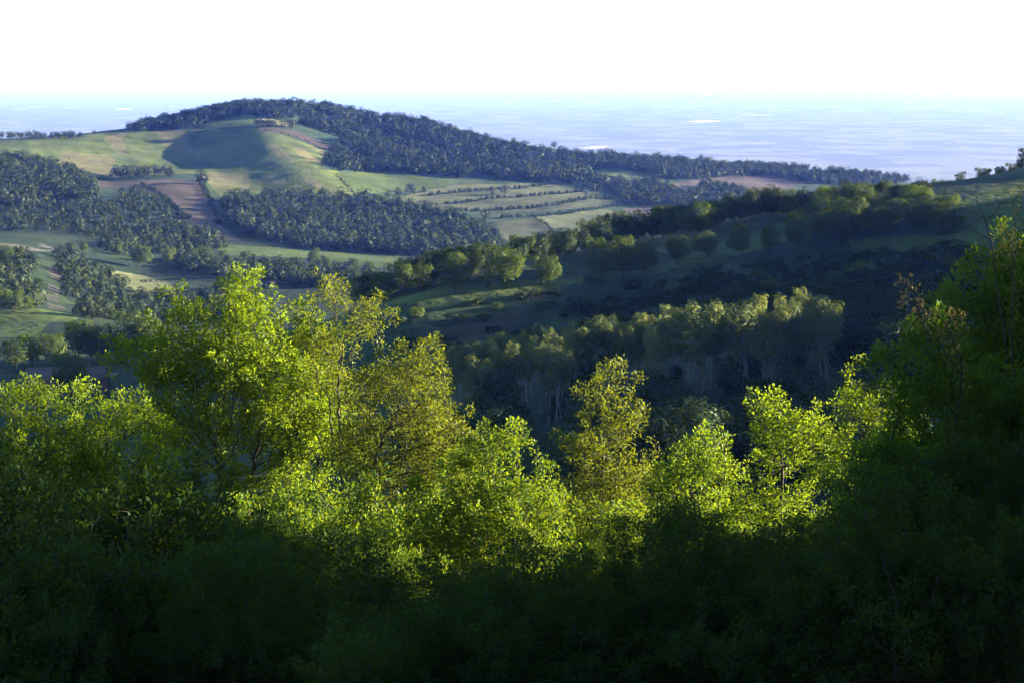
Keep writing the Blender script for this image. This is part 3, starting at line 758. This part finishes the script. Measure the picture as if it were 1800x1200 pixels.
# ------------------------------------------------------------------ the near ridge
def ridge_tree(px, py, top, Y0, Y1, label, group=None, kinds=RIDGE, name='ridge_tree', cat='tree', smin=0.35):
    p = at(px, py, Y0, Y1)
    k = kinds[int(rng.integers(len(kinds)))]
    hh = (py - top) * p[1] / FPX
    s = max(smin, hh / k.h)
    return place(name, k, (p[0], p[1], p[2] - 0.15), label, cat, group, rz(), s * rng.uniform(0.95, 1.1), s)
for px, py, top, lb in (
        (802, 516, 446, 'broad dark round tree, first at the left end of the row on the near ridge'),
        (890, 506, 438, 'broad round tree with a sunlit crown, second in the row on the near ridge'),
        (965, 499, 458, 'lower flat-topped tree beside the second broad tree of the ridge row'),
        (1058, 487, 424, 'left tree of the sunlit clump in the middle of the ridge row'),
        (1096, 484, 418, 'middle tree of the sunlit clump in the middle of the ridge row'),
        (1134, 480, 430, 'right tree of the sunlit clump in the middle of the ridge row'),
        (1192, 466, 418, 'pale round tree standing right of the sunlit clump on the ridge'),
        (1243, 452, 414, 'slim pale young tree on the green strip of the ridge'),
        (1300, 452, 400, 'round sunlit tree with a dark foot at the end of the green strip'),
        (1352, 446, 402, 'low grey-green tree next to the round sunlit tree on the ridge'),
        (1400, 440, 378, 'sunlit round tree left of the tallest ridge tree'),
        (1478, 428, 348, 'tallest sunlit ridge tree with an open stem, below the crest')):
    ridge_tree(px, py + 2, top - 10, 335, 420, lb)
for i in range(40):                                  # trees massed at the right half of the ridge
    px = 1425 + 245 * rng.random(); py = 424 - (px - 1425) * 0.02 - 52 * rng.random()
    ridge_tree(px, py, py - rng.uniform(40, 60), 385, 520, 'one of the crowded half-lit trees between the crest and the dark grass patch', 'crowded trees on the right of the near ridge')
for i in range(100):                                  # belt along the crest
    t = (i + rng.random() * 0.8) / 100.0
    px = 625 + t * 1010
    py = np.interp(px, [600, 640, 760, 900, 1000, 1100, 1200, 1350, 1500, 1650], [545, 532, 492, 465, 449, 424, 408, 379, 354, 352])
    ridge_tree(px, py + rng.uniform(-2, 10), py - rng.uniform(38, 58) * (1.0 if px < 1380 else 0.72), 370, 530, 'one of the dark trees of the belt running up the crest of the near ridge', 'tree belt on the crest of the near ridge', kinds=RIDGE[:3] + DARK[:2])
for px, py, top, lb in ((1688, 340, 300, 'dark umbrella-shaped tree standing out against the plain at the ridge end'),
                        (1655, 350, 312, 'small tree just left of the umbrella-shaped tree on the skyline'),
                        (1716, 334, 310, 'little bush-like tree at the foot of the green hill shoulder'),
                        (1728, 326, 292, 'thin dark tree on the skyline of the green hill shoulder'),
                        (1758, 321, 290, 'dark tree in the middle of the skyline at the upper right corner'),
                        (1800, 312, 258, 'tallest dark tree on the skyline at the right edge'),
                        (1782, 318, 284, 'dark tree beside the tallest tree at the right edge')):
    ridge_tree(px, py, top, 430, 520, lb, kinds=[RIDGE[1], RIDGE[2], DARK[1]])
# pale copse with bare stems, and the dark wood below it
for i in range(66):
    t = (i + rng.random()) / 66.0
    px = 775 + 690 * t
    Y = 256 + 42 * rng.random()
    x = pt(px, 600, Y)[0]; z = gz(x, Y)
    top = np.interp(px, [775, 830, 890, 980, 1045, 1110, 1200, 1270, 1340, 1410, 1460], [612, 596, 592, 568, 556, 556, 534, 512, 508, 508, 520]) + rng.uniform(-10, 42)
    s = float(np.clip((pt(px, top, Y)[2] - z) / 15.2, 0.6, 1.5))
    place('copse_tree', COPSE[i % 4], (x, Y, z - 0.2), 'sunlit-topped tree with thin pale bare stems in the copse above the dark valley wood', 'tree', 'copse of pale-stemmed trees', rz(), s * 0.95, s)
for i in range(84):
    px = rng.uniform(690, 1640); Y = rng.uniform(205, 258)
    x = pt(px, 600, Y)[0]; z = gz(x, Y); s = rng.uniform(0.7, 1.15) * (0.62 if 960 < px < 1460 and Y > 226 else 1.0)
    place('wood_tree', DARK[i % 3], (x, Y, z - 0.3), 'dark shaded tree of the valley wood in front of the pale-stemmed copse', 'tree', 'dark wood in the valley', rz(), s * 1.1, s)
for i in range(12):
    px = rng.uniform(790, 1460); Y = rng.uniform(252, 286)
    x = pt(px, 600, Y)[0]; z = gz(x, Y); s = rng.uniform(0.25, 0.5)
    place('wood_tree', DARK[i % 3], (x, Y, z - 0.3), 'low dark tree growing between the bare pale stems of the copse', 'tree', 'low trees under the copse', rz(), s * 1.2, s)
for i in range(34):
    px = rng.uniform(1440, 1800); Y = rng.uniform(262, 318)
    x = pt(px, 600, Y)[0]; z = gz(x, Y); s = rng.uniform(0.7, 1.1)
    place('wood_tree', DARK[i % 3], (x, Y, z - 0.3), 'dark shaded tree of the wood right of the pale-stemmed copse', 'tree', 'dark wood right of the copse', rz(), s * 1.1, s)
# scrub on the shaded slope
for i in range(230):
    px = 690 + 1050 * rng.random() ** 0.75
    Y = rng.uniform(300, 378)
    x = pt(px, 600, Y)[0]; z = gz(x, Y)
    s = rng.uniform(0.5, 1.3) * (0.75 if px < 1000 else 1.25)
    k = SHRUB[i % 3]
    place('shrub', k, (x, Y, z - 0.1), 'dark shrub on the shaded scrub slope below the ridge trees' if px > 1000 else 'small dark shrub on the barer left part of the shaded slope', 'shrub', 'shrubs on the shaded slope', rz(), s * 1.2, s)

# ------------------------------------------------------------------ the left valley
for px, py, top, Y0, lb in (
        (122, 693, 612, 385, 'large round grey-green tree standing in front of the brick house'),
        (28, 660, 600, 425, 'round tree at the left edge above the house track'),
        (58, 655, 592, 430, 'second round tree from the left edge above the house roof'),
        (96, 652, 588, 430, 'bushy tree behind the large round tree by the house'),
        (140, 650, 570, 440, 'tall yellowish tree rising behind the brick house'),
        (172, 650, 578, 440, 'grey-green tree right of the tall yellowish tree'),
        (205, 650, 590, 440, 'low tree behind the right end of the brick house'),
        (232, 652, 558, 440, 'dark tree at the left limb tip of the wide oak'),
        (262, 652, 566, 440, 'dark tree half hidden by the wide oak')):
    ridge_tree(px, py, top, Y0, 500, lb)
for px, py, top, Y0, Y1, lb in (
        (8, 548, 505, 560, 720, 'leftmost bush-like tree of the thicket above the green wedge'),
        (28, 550, 508, 560, 720, 'middle bush-like tree of the thicket above the green wedge'),
        (48, 548, 518, 560, 720, 'rightmost bush-like tree of the thicket above the green wedge'),
        (67, 510, 486, 640, 800, 'small upright tree beside the eroded gully'),
        (152, 512, 484, 640, 860, 'small pale tree right of the eroded gully'),
        (12, 470, 440, 780, 950, 'pale round tree below the pale cart track at the left edge'),
        (30, 474, 452, 780, 950, 'little bush below the pale cart track'),
        (124, 446, 424, 860, 1010, 'small slim tree above the eroded gully'),
        (147, 444, 424, 860, 1010, 'small slim tree right of another above the eroded gully'),
        (134, 556, 538, 560, 700, 'lone small tree at the tip of the green wedge')):
    ridge_tree(px, py, top, Y0, Y1, lb, smin=0.2)
for px, py, top, lb in (
        (246, 470, 430, 'greyish round tree left of the valley floor strip'), (295, 464, 434, 'broad low tree at the left end of the valley hedge row'),
        (338, 462, 434, 'first grey tree of the valley row below the green strip'), (360, 460, 431, 'pale tree close beside the first grey tree of the valley row'),
        (392, 458, 438, 'small tree below the left part of the green valley strip'), (432, 462, 440, 'small pale tree under the middle of the green valley strip'),
        (408, 472, 455, 'low bush-like tree under the green valley strip'), (552, 464, 434, 'large grey round tree on the green valley strip'),
        (620, 474, 452, 'grey tree behind the pointed olive tree'), (648, 480, 457, 'grey tree at the right end of the valley row'), (528, 490, 468, 'small pale tree below the valley row')):
    ridge_tree(px, py, top, 860, 1060, lb, kinds=RIDGE)
def far_tree(px, py, top, Y0, Y1, label, group=None, name='far_tree'):
    p = at(px, py, Y0, Y1); s = (py - top) * p[1] / FPX / 9.0
    return place(name, FARK[int(rng.integers(5))], (p[0], p[1], p[2] - 0.3), label, 'tree', group, rz(), s * rng.uniform(0.95, 1.15), s)
for px, py, top, lb in (
        (722, 342, 319, 'tallest dark tree of the little clump left of the terraces'), (700, 346, 328, 'dark bush-like tree left in the clump beside the terraces'), (746, 340, 326, 'dark bush-like tree right in the clump beside the terraces'),
        (682, 348, 334, 'small dark tree at the left tip of the clump beside the terraces'), (888, 342, 321, 'round dark tree on the upper terrace bank'), (866, 344, 332, 'small bush left of the round tree on the upper terrace'),
        (852, 385, 366, 'round bush-like tree on the lowest terrace bank'), (770, 380, 365, 'tree at the left end of the lowest terrace bank'), (785, 384, 370, 'small tree below the left end of the terraces'),
        (1030, 346, 336, 'small round bush on the middle terrace bank'), (355, 326, 294, 'dark tree at the top corner of the ploughed strip'), (240, 336, 322, 'small tree on the upper edge of the ploughed strip'),
        (166, 238, 228, 'lone tiny tree on the bare skyline left of the summit'), (975, 262, 246, 'tree standing up on the skyline right of the summit')):
    far_tree(px, py, top, 1180, 1960, lb)
for i in range(11):
    px = 205 + i * 9.5 + rng.uniform(-2, 2)
    far_tree(px, 310 + rng.uniform(-2, 5), 286 + rng.uniform(0, 8), 1380, 1620, 'one of the trees of the copse under the shaded hollow of the grass hill', 'copse under the grass hollow')
for i in range(18):
    px = -2 + i * 8.3 + rng.uniform(-2, 2)
    far_tree(px, 243 - px * 0.01 + rng.uniform(0, 3), 230 + rng.uniform(-3, 3), 1650, 1880, 'one of the small trees along the far left skyline', 'trees on the left skyline')
for i in range(10):
    px = 452 + i * 7 + rng.uniform(-1.5, 1.5)
    far_tree(px, 222 + (px - 452) * 0.06, 206 + (px - 452) * 0.05, 1700, 1880, 'one of the thin trees in the row before the bright yellow strip', 'row of trees before the yellow strip')
# ------------------------------------------------------------------ skyline of the wooded summit, tree by tree
SKX = [235, 300, 345, 390, 430, 520, 600, 640, 760, 860, 950, 1050, 1200, 1400, 1560, 1600]
SKY_ = [228, 216, 206, 194, 186, 188, 202, 210, 222, 251, 271, 277, 288, 298, 312, 318]
for i in range(112):
    px = 236 + i * 12.2 + rng.uniform(-5, 5)
    py = np.interp(px, SKX, SKY_)
    far_tree(px, py + 1.5, py - rng.uniform(9, 20) * (0.75 if px < 380 or px > 1250 else 1.0), 1750, 2100, 'one of the dark trees along the skyline of the wooded summit', 'skyline trees of the wooded summit')

# ------------------------------------------------------------------ woods that read as one mass
def mesh_co(me):
    v = np.empty(len(me.vertices) * 3, np.float32); me.vertices.foreach_get('co', v)
    f = np.empty(len(me.loops), np.int32); me.loops.foreach_get('vertex_index', f)
    t = np.empty(len(me.vertices), np.float32); me.attributes['tint'].data.foreach_get('value', t)
    return v.reshape(-1, 3), f.reshape(-1, 4), t
print('FARK', [k.n for k in FARK])
FARC = [mesh_co(k.crown) for k in FARK]
def mass(name, label, kind, xy, smin, smax, squash=1.0, leaf='far', src=None, sink=0.8):
    src = src or FARC
    z = ground(xy[:, 0], xy[:, 1])
    V, F, T = [], [], []; base = 0
    kk = rng.integers(len(src), size=len(xy))
    for c in range(len(src)):
        m_ = kk == c
        if not m_.any(): continue
        v, f, t = src[c]; nI = m_.sum()
        a = rng.random(nI) * 6.283; s = rng.uniform(smin, smax, nI)
        x = v[None, :, 0] * np.cos(a)[:, None] - v[None, :, 1] * np.sin(a)[:, None]
        y = v[None, :, 0] * np.sin(a)[:, None] + v[None, :, 1] * np.cos(a)[:, None]
        W = np.stack([x * s[:, None] + xy[m_, 0][:, None], y * s[:, None] + xy[m_, 1][:, None], v[None, :, 2] * s[:, None] * squash + z[m_][:, None] - sink * s[:, None]], -1).reshape(-1, 3)
        V.append(W); F.append((f[None] + (np.arange(nI) * len(v))[:, None, None]).reshape(-1, 4) + base); base += len(W)
        T.append(np.clip(t[None] * 0.32 + (rng.random(nI) ** 1.7)[:, None] * 0.8 - 0.15, 0, 1).ravel())
    me = make_mesh(name, np.vstack(V), [np.vstack(F)], M_LEAF[leaf], attrs={'tint': np.concatenate(T)})
    o = link(name, me); tag(o, label, kind if kind != 'stuff' else None, None, 'stuff')
    return o
def fill(polys, Y0, Y1, spacing, keep=1.0):
    X0, X1 = -1000 / FPX * Y1, 900 / FPX * Y1
    xs = np.arange(X0, X1, spacing); ys = np.arange(Y0, Y1, spacing)
    g = np.stack(np.meshgrid(xs, ys), -1).reshape(-1, 2)
    g = g + rng.uniform(-0.5, 0.5, g.shape) * spacing
    z = ground(g[:, 0], g[:, 1])
    a, b_ = project(np.column_stack([g, z]))
    w = (fbm(g[:, 0] / 20, g[:, 1] / 20, 91, 2) - 0.5) * 24
    m_ = np.zeros(len(g), bool)
    for p in polys: m_ |= in_poly(a + w, b_ + w * 0.4, p)
    m_ &= rng.random(len(g)) < keep
    return g[m_]
WA = [(225, 232), (300, 214), (400, 190), (520, 186), (660, 208), (760, 222), (860, 251), (960, 274), (900, 300), (850, 306), (800, 288), (740, 264), (690, 242), (640, 224), (560, 208), (500, 208), (455, 202), (400, 204), (350, 222), (300, 228)]
WB = [(520, 214), (560, 210), (640, 228), (700, 248), (760, 272), (830, 300), (815, 314), (740, 309), (680, 303), (600, 303), (566, 288), (594, 264), (600, 244), (560, 228)]
WC = [(840, 268), (960, 276), (1060, 280), (1200, 291), (1400, 303), (1590, 320), (1500, 330), (1430, 322), (1340, 308), (1180, 318), (1120, 300), (1050, 293), (1022, 297), (1040, 314), (1090, 322), (1120, 340), (1085, 338), (1040, 324), (960, 320), (880, 318), (830, 302)]
WC2 = [(1075, 330), (1130, 326), (1210, 345), (1300, 362), (1255, 384), (1180, 368), (1090, 355)]
WC3 = [(1215, 352), (1235, 326), (1280, 332), (1320, 352), (1290, 364)]
WD = [(385, 352), (450, 352), (500, 347), (640, 352), (690, 366), (760, 378), (810, 392), (860, 412), (885, 436), (760, 450), (600, 443), (480, 428), (425, 412), (396, 376)]
WE = [(-100, 284), (60, 284), (120, 303), (172, 332), (165, 358), (100, 352), (40, 372), (-100, 366)]
mass('summit_wood', 'broadleaf wood covering the summit and right shoulder of the far hill', 'wood', fill([WA, WB], 1480, 1985, 7.0), 0.6, 1.45)
mass('shoulder_wood', 'broadleaf wood running down the long right shoulder of the far hill', 'wood', fill([WC, WC2, WC3], 1300, 2080, 7.0), 0.55, 1.35)
mass('valley_wood', 'bluish shaded wood filling the slope below the terraces', 'wood', fill([WD], 1080, 1420, 6.4), 0.6, 1.4)
mass('slope_wood', 'shaded wood at the left edge under the grass hill', 'wood', fill([WE], 1180, 1520, 6.4), 0.6, 1.4)
V1 = [(160, 432), (230, 417), (300, 402), (365, 405), (378, 425), (410, 424), (395, 440), (300, 447), (200, 447)]
V2 = [(290, 452), (420, 464), (560, 470), (680, 490), (660, 520), (560, 510), (420, 495), (330, 482)]
V3 = [(100, 450), (160, 474), (200, 497), (250, 527), (330, 527), (460, 500), (470, 560), (300, 570), (150, 560), (115, 520)]
V4 = [(-60, 450), (30, 450), (62, 468), (52, 492), (76, 520), (66, 545), (40, 548), (-60, 500)]
mass('thicket', 'bluish thickets of bushes and trees along the foot of the far hill and the valley bottom', 'thicket', np.vstack([fill([V1, V2], 850, 1150, 5.5, 0.85), fill([V3, V4], 560, 980, 5.0, 0.72)]), 0.35, 0.95)
V5 = [(-60, 366), (160, 358), (240, 336), (290, 356), (330, 400), (200, 416), (100, 420), (-60, 420)]
V6 = [(880, 318), (1070, 330), (1110, 345), (1070, 342), (960, 322)]
mass('scattered_scrub', 'scattered bushes on the rough ground left of the ploughed strip', 'scrub', fill([V5, V6], 1060, 1560, 6.0, 0.62), 0.22, 0.8)
V7 = [(1250, 470), (1500, 440), (1720, 440), (1760, 480), (1500, 560), (1100, 570), (980, 560), (1100, 520)]
SHC = [mesh_co(k.crown) for k in SHRUB]
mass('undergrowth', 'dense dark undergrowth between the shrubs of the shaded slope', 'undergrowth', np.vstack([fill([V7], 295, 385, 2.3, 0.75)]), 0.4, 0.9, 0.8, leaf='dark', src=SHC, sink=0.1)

# hedge banks of the far hill, each along its own field edge
def hedge(label, line, Y0, Y1, s=0.25, gap=1.6):
    pts = np.array([at(a, b_, Y0, Y1) for a, b_ in line])
    xy = []
    for p, q in zip(pts[:-1], pts[1:]):
        m_ = max(2, int(np.linalg.norm(q[:2] - p[:2]) / gap)); tt = np.linspace(0, 1, m_)[:, None]
        xy.append(p[:2] * (1 - tt) + q[:2] * tt)
    xy = np.vstack(xy); xy = xy + rng.normal(size=xy.shape) * 0.9
    xy = xy[rng.random(len(xy)) < 0.55 + 0.6 * vnoise(xy[:, 0] / 14, xy[:, 1] / 14, 8)]
    o = mass('hedge', label, 'hedge', xy, s * 0.4, s * 1.7)
    del o['kind']; o['group'] = 'field hedges on the far hill'
hedge('dark hedge along the top bank of the terraces', [(755, 345), (820, 338), (900, 334), (960, 326)], 1380, 1640, 0.28)
hedge('dark hedge along the second bank of the terraces', [(740, 362), (850, 352), (950, 345), (1060, 333)], 1350, 1600, 0.26)
hedge('dark hedge along the third bank of the terraces', [(790, 371), (880, 370), (980, 362), (1078, 350)], 1280, 1550, 0.30)
hedge('dark hedge along the lowest bank above the pale hay meadow', [(880, 384), (935, 382), (1000, 376), (1060, 366), (1085, 360)], 1250, 1500, 0.25)
hedge('dark hedge between the greyish dome and the pale hay meadow', [(935, 382), (958, 395), (982, 418)], 1180, 1450, 0.2)
hedge('hedge down the right edge of the ploughed strip', [(350, 318), (360, 336), (375, 365), (388, 396)], 1100, 1450, 0.32)
hedge('hedge down the left edge of the ploughed strip', [(245, 328), (285, 348), (312, 372), (330, 388)], 1150, 1450, 0.35)
hedge('thin hedge line beside the central green meadow', [(588, 306), (606, 325), (624, 344)], 1380, 1640, 0.14)
hedge('dark bank below the narrow ploughed field', [(455, 229), (510, 239), (572, 264)], 1560, 1800, 0.16)
hedge('hedge across the small sloping fields of the left valley', [(196, 495), (240, 497), (285, 496)], 760, 920, 0.16, 1.4)

# ------------------------------------------------------------------ the brick house behind the round tree
def box_mesh(name, boxes, mat):
    V, F = [], []
    for x0, x1, y0, y1, z0, z1 in boxes:
        b0 = len(V)
        V += [(x0, y0, z0), (x1, y0, z0), (x1, y1, z0), (x0, y1, z0), (x0, y0, z1), (x1, y0, z1), (x1, y1, z1), (x0, y1, z1)]
        F += [[b0 + i for i in q] for q in ((0, 3, 2, 1), (4, 5, 6, 7), (0, 1, 5, 4), (1, 2, 6, 5), (2, 3, 7, 6), (3, 0, 4, 7))]
    return make_mesh(name, V, [np.array(F)], mat)
M_BRICK = rough_mat('brick', (0.08, 0.045, 0.033), (0.13, 0.075, 0.055), 3.0)
M_TILE = rough_mat('roof_tiles', (0.055, 0.042, 0.038), (0.095, 0.072, 0.065), 2.0)
M_DARKWOOD = rough_mat('dark_wood', (0.03, 0.024, 0.02), (0.07, 0.055, 0.045), 6.0)
M_PLASTER = rough_mat('plaster', (0.20, 0.18, 0.16), (0.28, 0.25, 0.22), 3.0)
def gable_mesh(name, L, W, h, rise, base, mat):
    V = []
    for x in (-L / 2, L / 2):
        V += [(x, -W / 2, base), (x, W / 2, base), (x, W / 2, h), (x, 0, h + rise), (x, -W / 2, h)]
    return make_mesh(name, V, [np.array([(0, 5, 9, 4), (1, 2, 7, 6), (0, 1, 6, 5)]), np.array([(0, 4, 3, 2, 1), (5, 6, 7, 8, 9)]), np.array([(4, 9, 8, 3), (2, 3, 8, 7)])], mat)
def roof_mesh(name, L, W, h, rise, over, th, mat):
    V, F = [], []
    sl = rise / (W / 2)
    for s in (-1, 1):
        b0 = len(V)
        ye = s * (W / 2 + over); ze = h - over * sl + 0.03; zr = h + rise + 0.03
        for x in (-L / 2 - over, L / 2 + over):
            V += [(x, ye, ze), (x, 0, zr), (x, 0, zr + th), (x, ye, ze + th)]
        F += [[b0 + i for i in q] for q in ((0, 1, 5, 4), (3, 7, 6, 2), (0, 4, 7, 3), (0, 3, 2, 1), (4, 5, 6, 7), (1, 2, 6, 5))]
    return make_mesh(name, V, [np.array(F)], mat)
def house(name, label, cat, px, py, Y0, Y1, L, W, h, rise, rotz, wall, windows, door):
    p = at(px, py, Y0, Y1)
    e = bpy.data.objects.new(name, None); COL.objects.link(e); e.location = p; e.rotation_euler = (0, 0, rotz); tag(e, label, cat)
    link('wall', gable_mesh('wall', L, W, h, rise, -1.5, wall), e)
    rf = link('roof', roof_mesh('roof', L, W, h, rise, 0.45, 0.16, M_TILE), e)
    for x in windows:
        w = link('window', box_mesh('window', [(x - 0.45, x + 0.45, -W / 2 - 0.03, -W / 2 + 0.05, 1.0, 2.2)], M_DARKWOOD), e)
        link('frame', box_mesh('frame', [(x - 0.55, x - 0.45, -W / 2 - 0.06, -W / 2 + 0.05, 0.9, 2.3), (x + 0.45, x + 0.55, -W / 2 - 0.06, -W / 2 + 0.05, 0.9, 2.3), (x - 0.45, x + 0.45, -W / 2 - 0.06, -W / 2 + 0.05, 2.2, 2.3), (x - 0.45, x + 0.45, -W / 2 - 0.08, -W / 2 + 0.05, 0.9, 1.0)], M_PLASTER), w)
    if door is not None:
        link('door', box_mesh('door', [(door - 0.5, door + 0.5, -W / 2 - 0.035, -W / 2 + 0.05, -0.2, 2.05)], M_DARKWOOD), e)
    return e, rf
hs, rf = house('brick_house', 'long low brick house with reddish tiled roof behind the large round tree', 'house', 120, 686, 398, 440, 15.5, 6.5, 3.0, 2.0, 0.10, M_BRICK, (-6.3, 5.4), 3.9)
link('chimney', box_mesh('chimney', [(4.0, 4.6, 0.5, 1.1, 4.0, 5.8)], M_BRICK), rf)
link('porch', box_mesh('porch', [(8.1, 8.5, -2.6, -2.2, -1.2, 3.1), (9.9, 10.2, -2.6, -2.2, -1.2, 2.7), (8.1, 8.5, 2.2, 2.6, -1.2, 3.1), (8.0, 10.4, -2.9, 2.9, 3.1, 3.25)], M_BRICK), hs)
house('field_shed', 'tiny pale-roofed shed in the dark valley bottom left of the pointed olive tree', 'shed', 475, 505, 780, 960, 3.6, 2.6, 1.7, 0.8, 0.3, M_PLASTER, (), 0.6)

# ------------------------------------------------------------------ haze: the air over the whole country
m, n, l = new_mat('haze_air')
v = n.new('ShaderNodeVolumePrincipled')
v.inputs['Color'].default_value = (*HAZE_COLOR, 1)
v.inputs['Absorption Color'].default_value = (1, 1, 1, 1)
v.inputs['Density'].default_value = HAZE_DENSITY
v.inputs['Anisotropy'].default_value = 0.2
o = n.new('ShaderNodeOutputMaterial'); l.new(v.outputs[0], o.inputs['Volume'])
E = 260000.0
hz = [(-E, -3000, -352), (E, -3000, -352), (E, 131000, -352), (-E, 131000, -352), (-E, -3000, 60), (E, -3000, 60), (E, 131000, 60), (-E, 131000, 60)]
me = make_mesh('haze', hz, [np.array([(0, 3, 2, 1), (4, 5, 6, 7), (0, 1, 5, 4), (1, 2, 6, 5), (2, 3, 7, 6), (3, 0, 4, 7)])], m)
tag(link('haze', me), 'pale blue morning haze over the valleys and the plain', 'haze', kind='stuff')
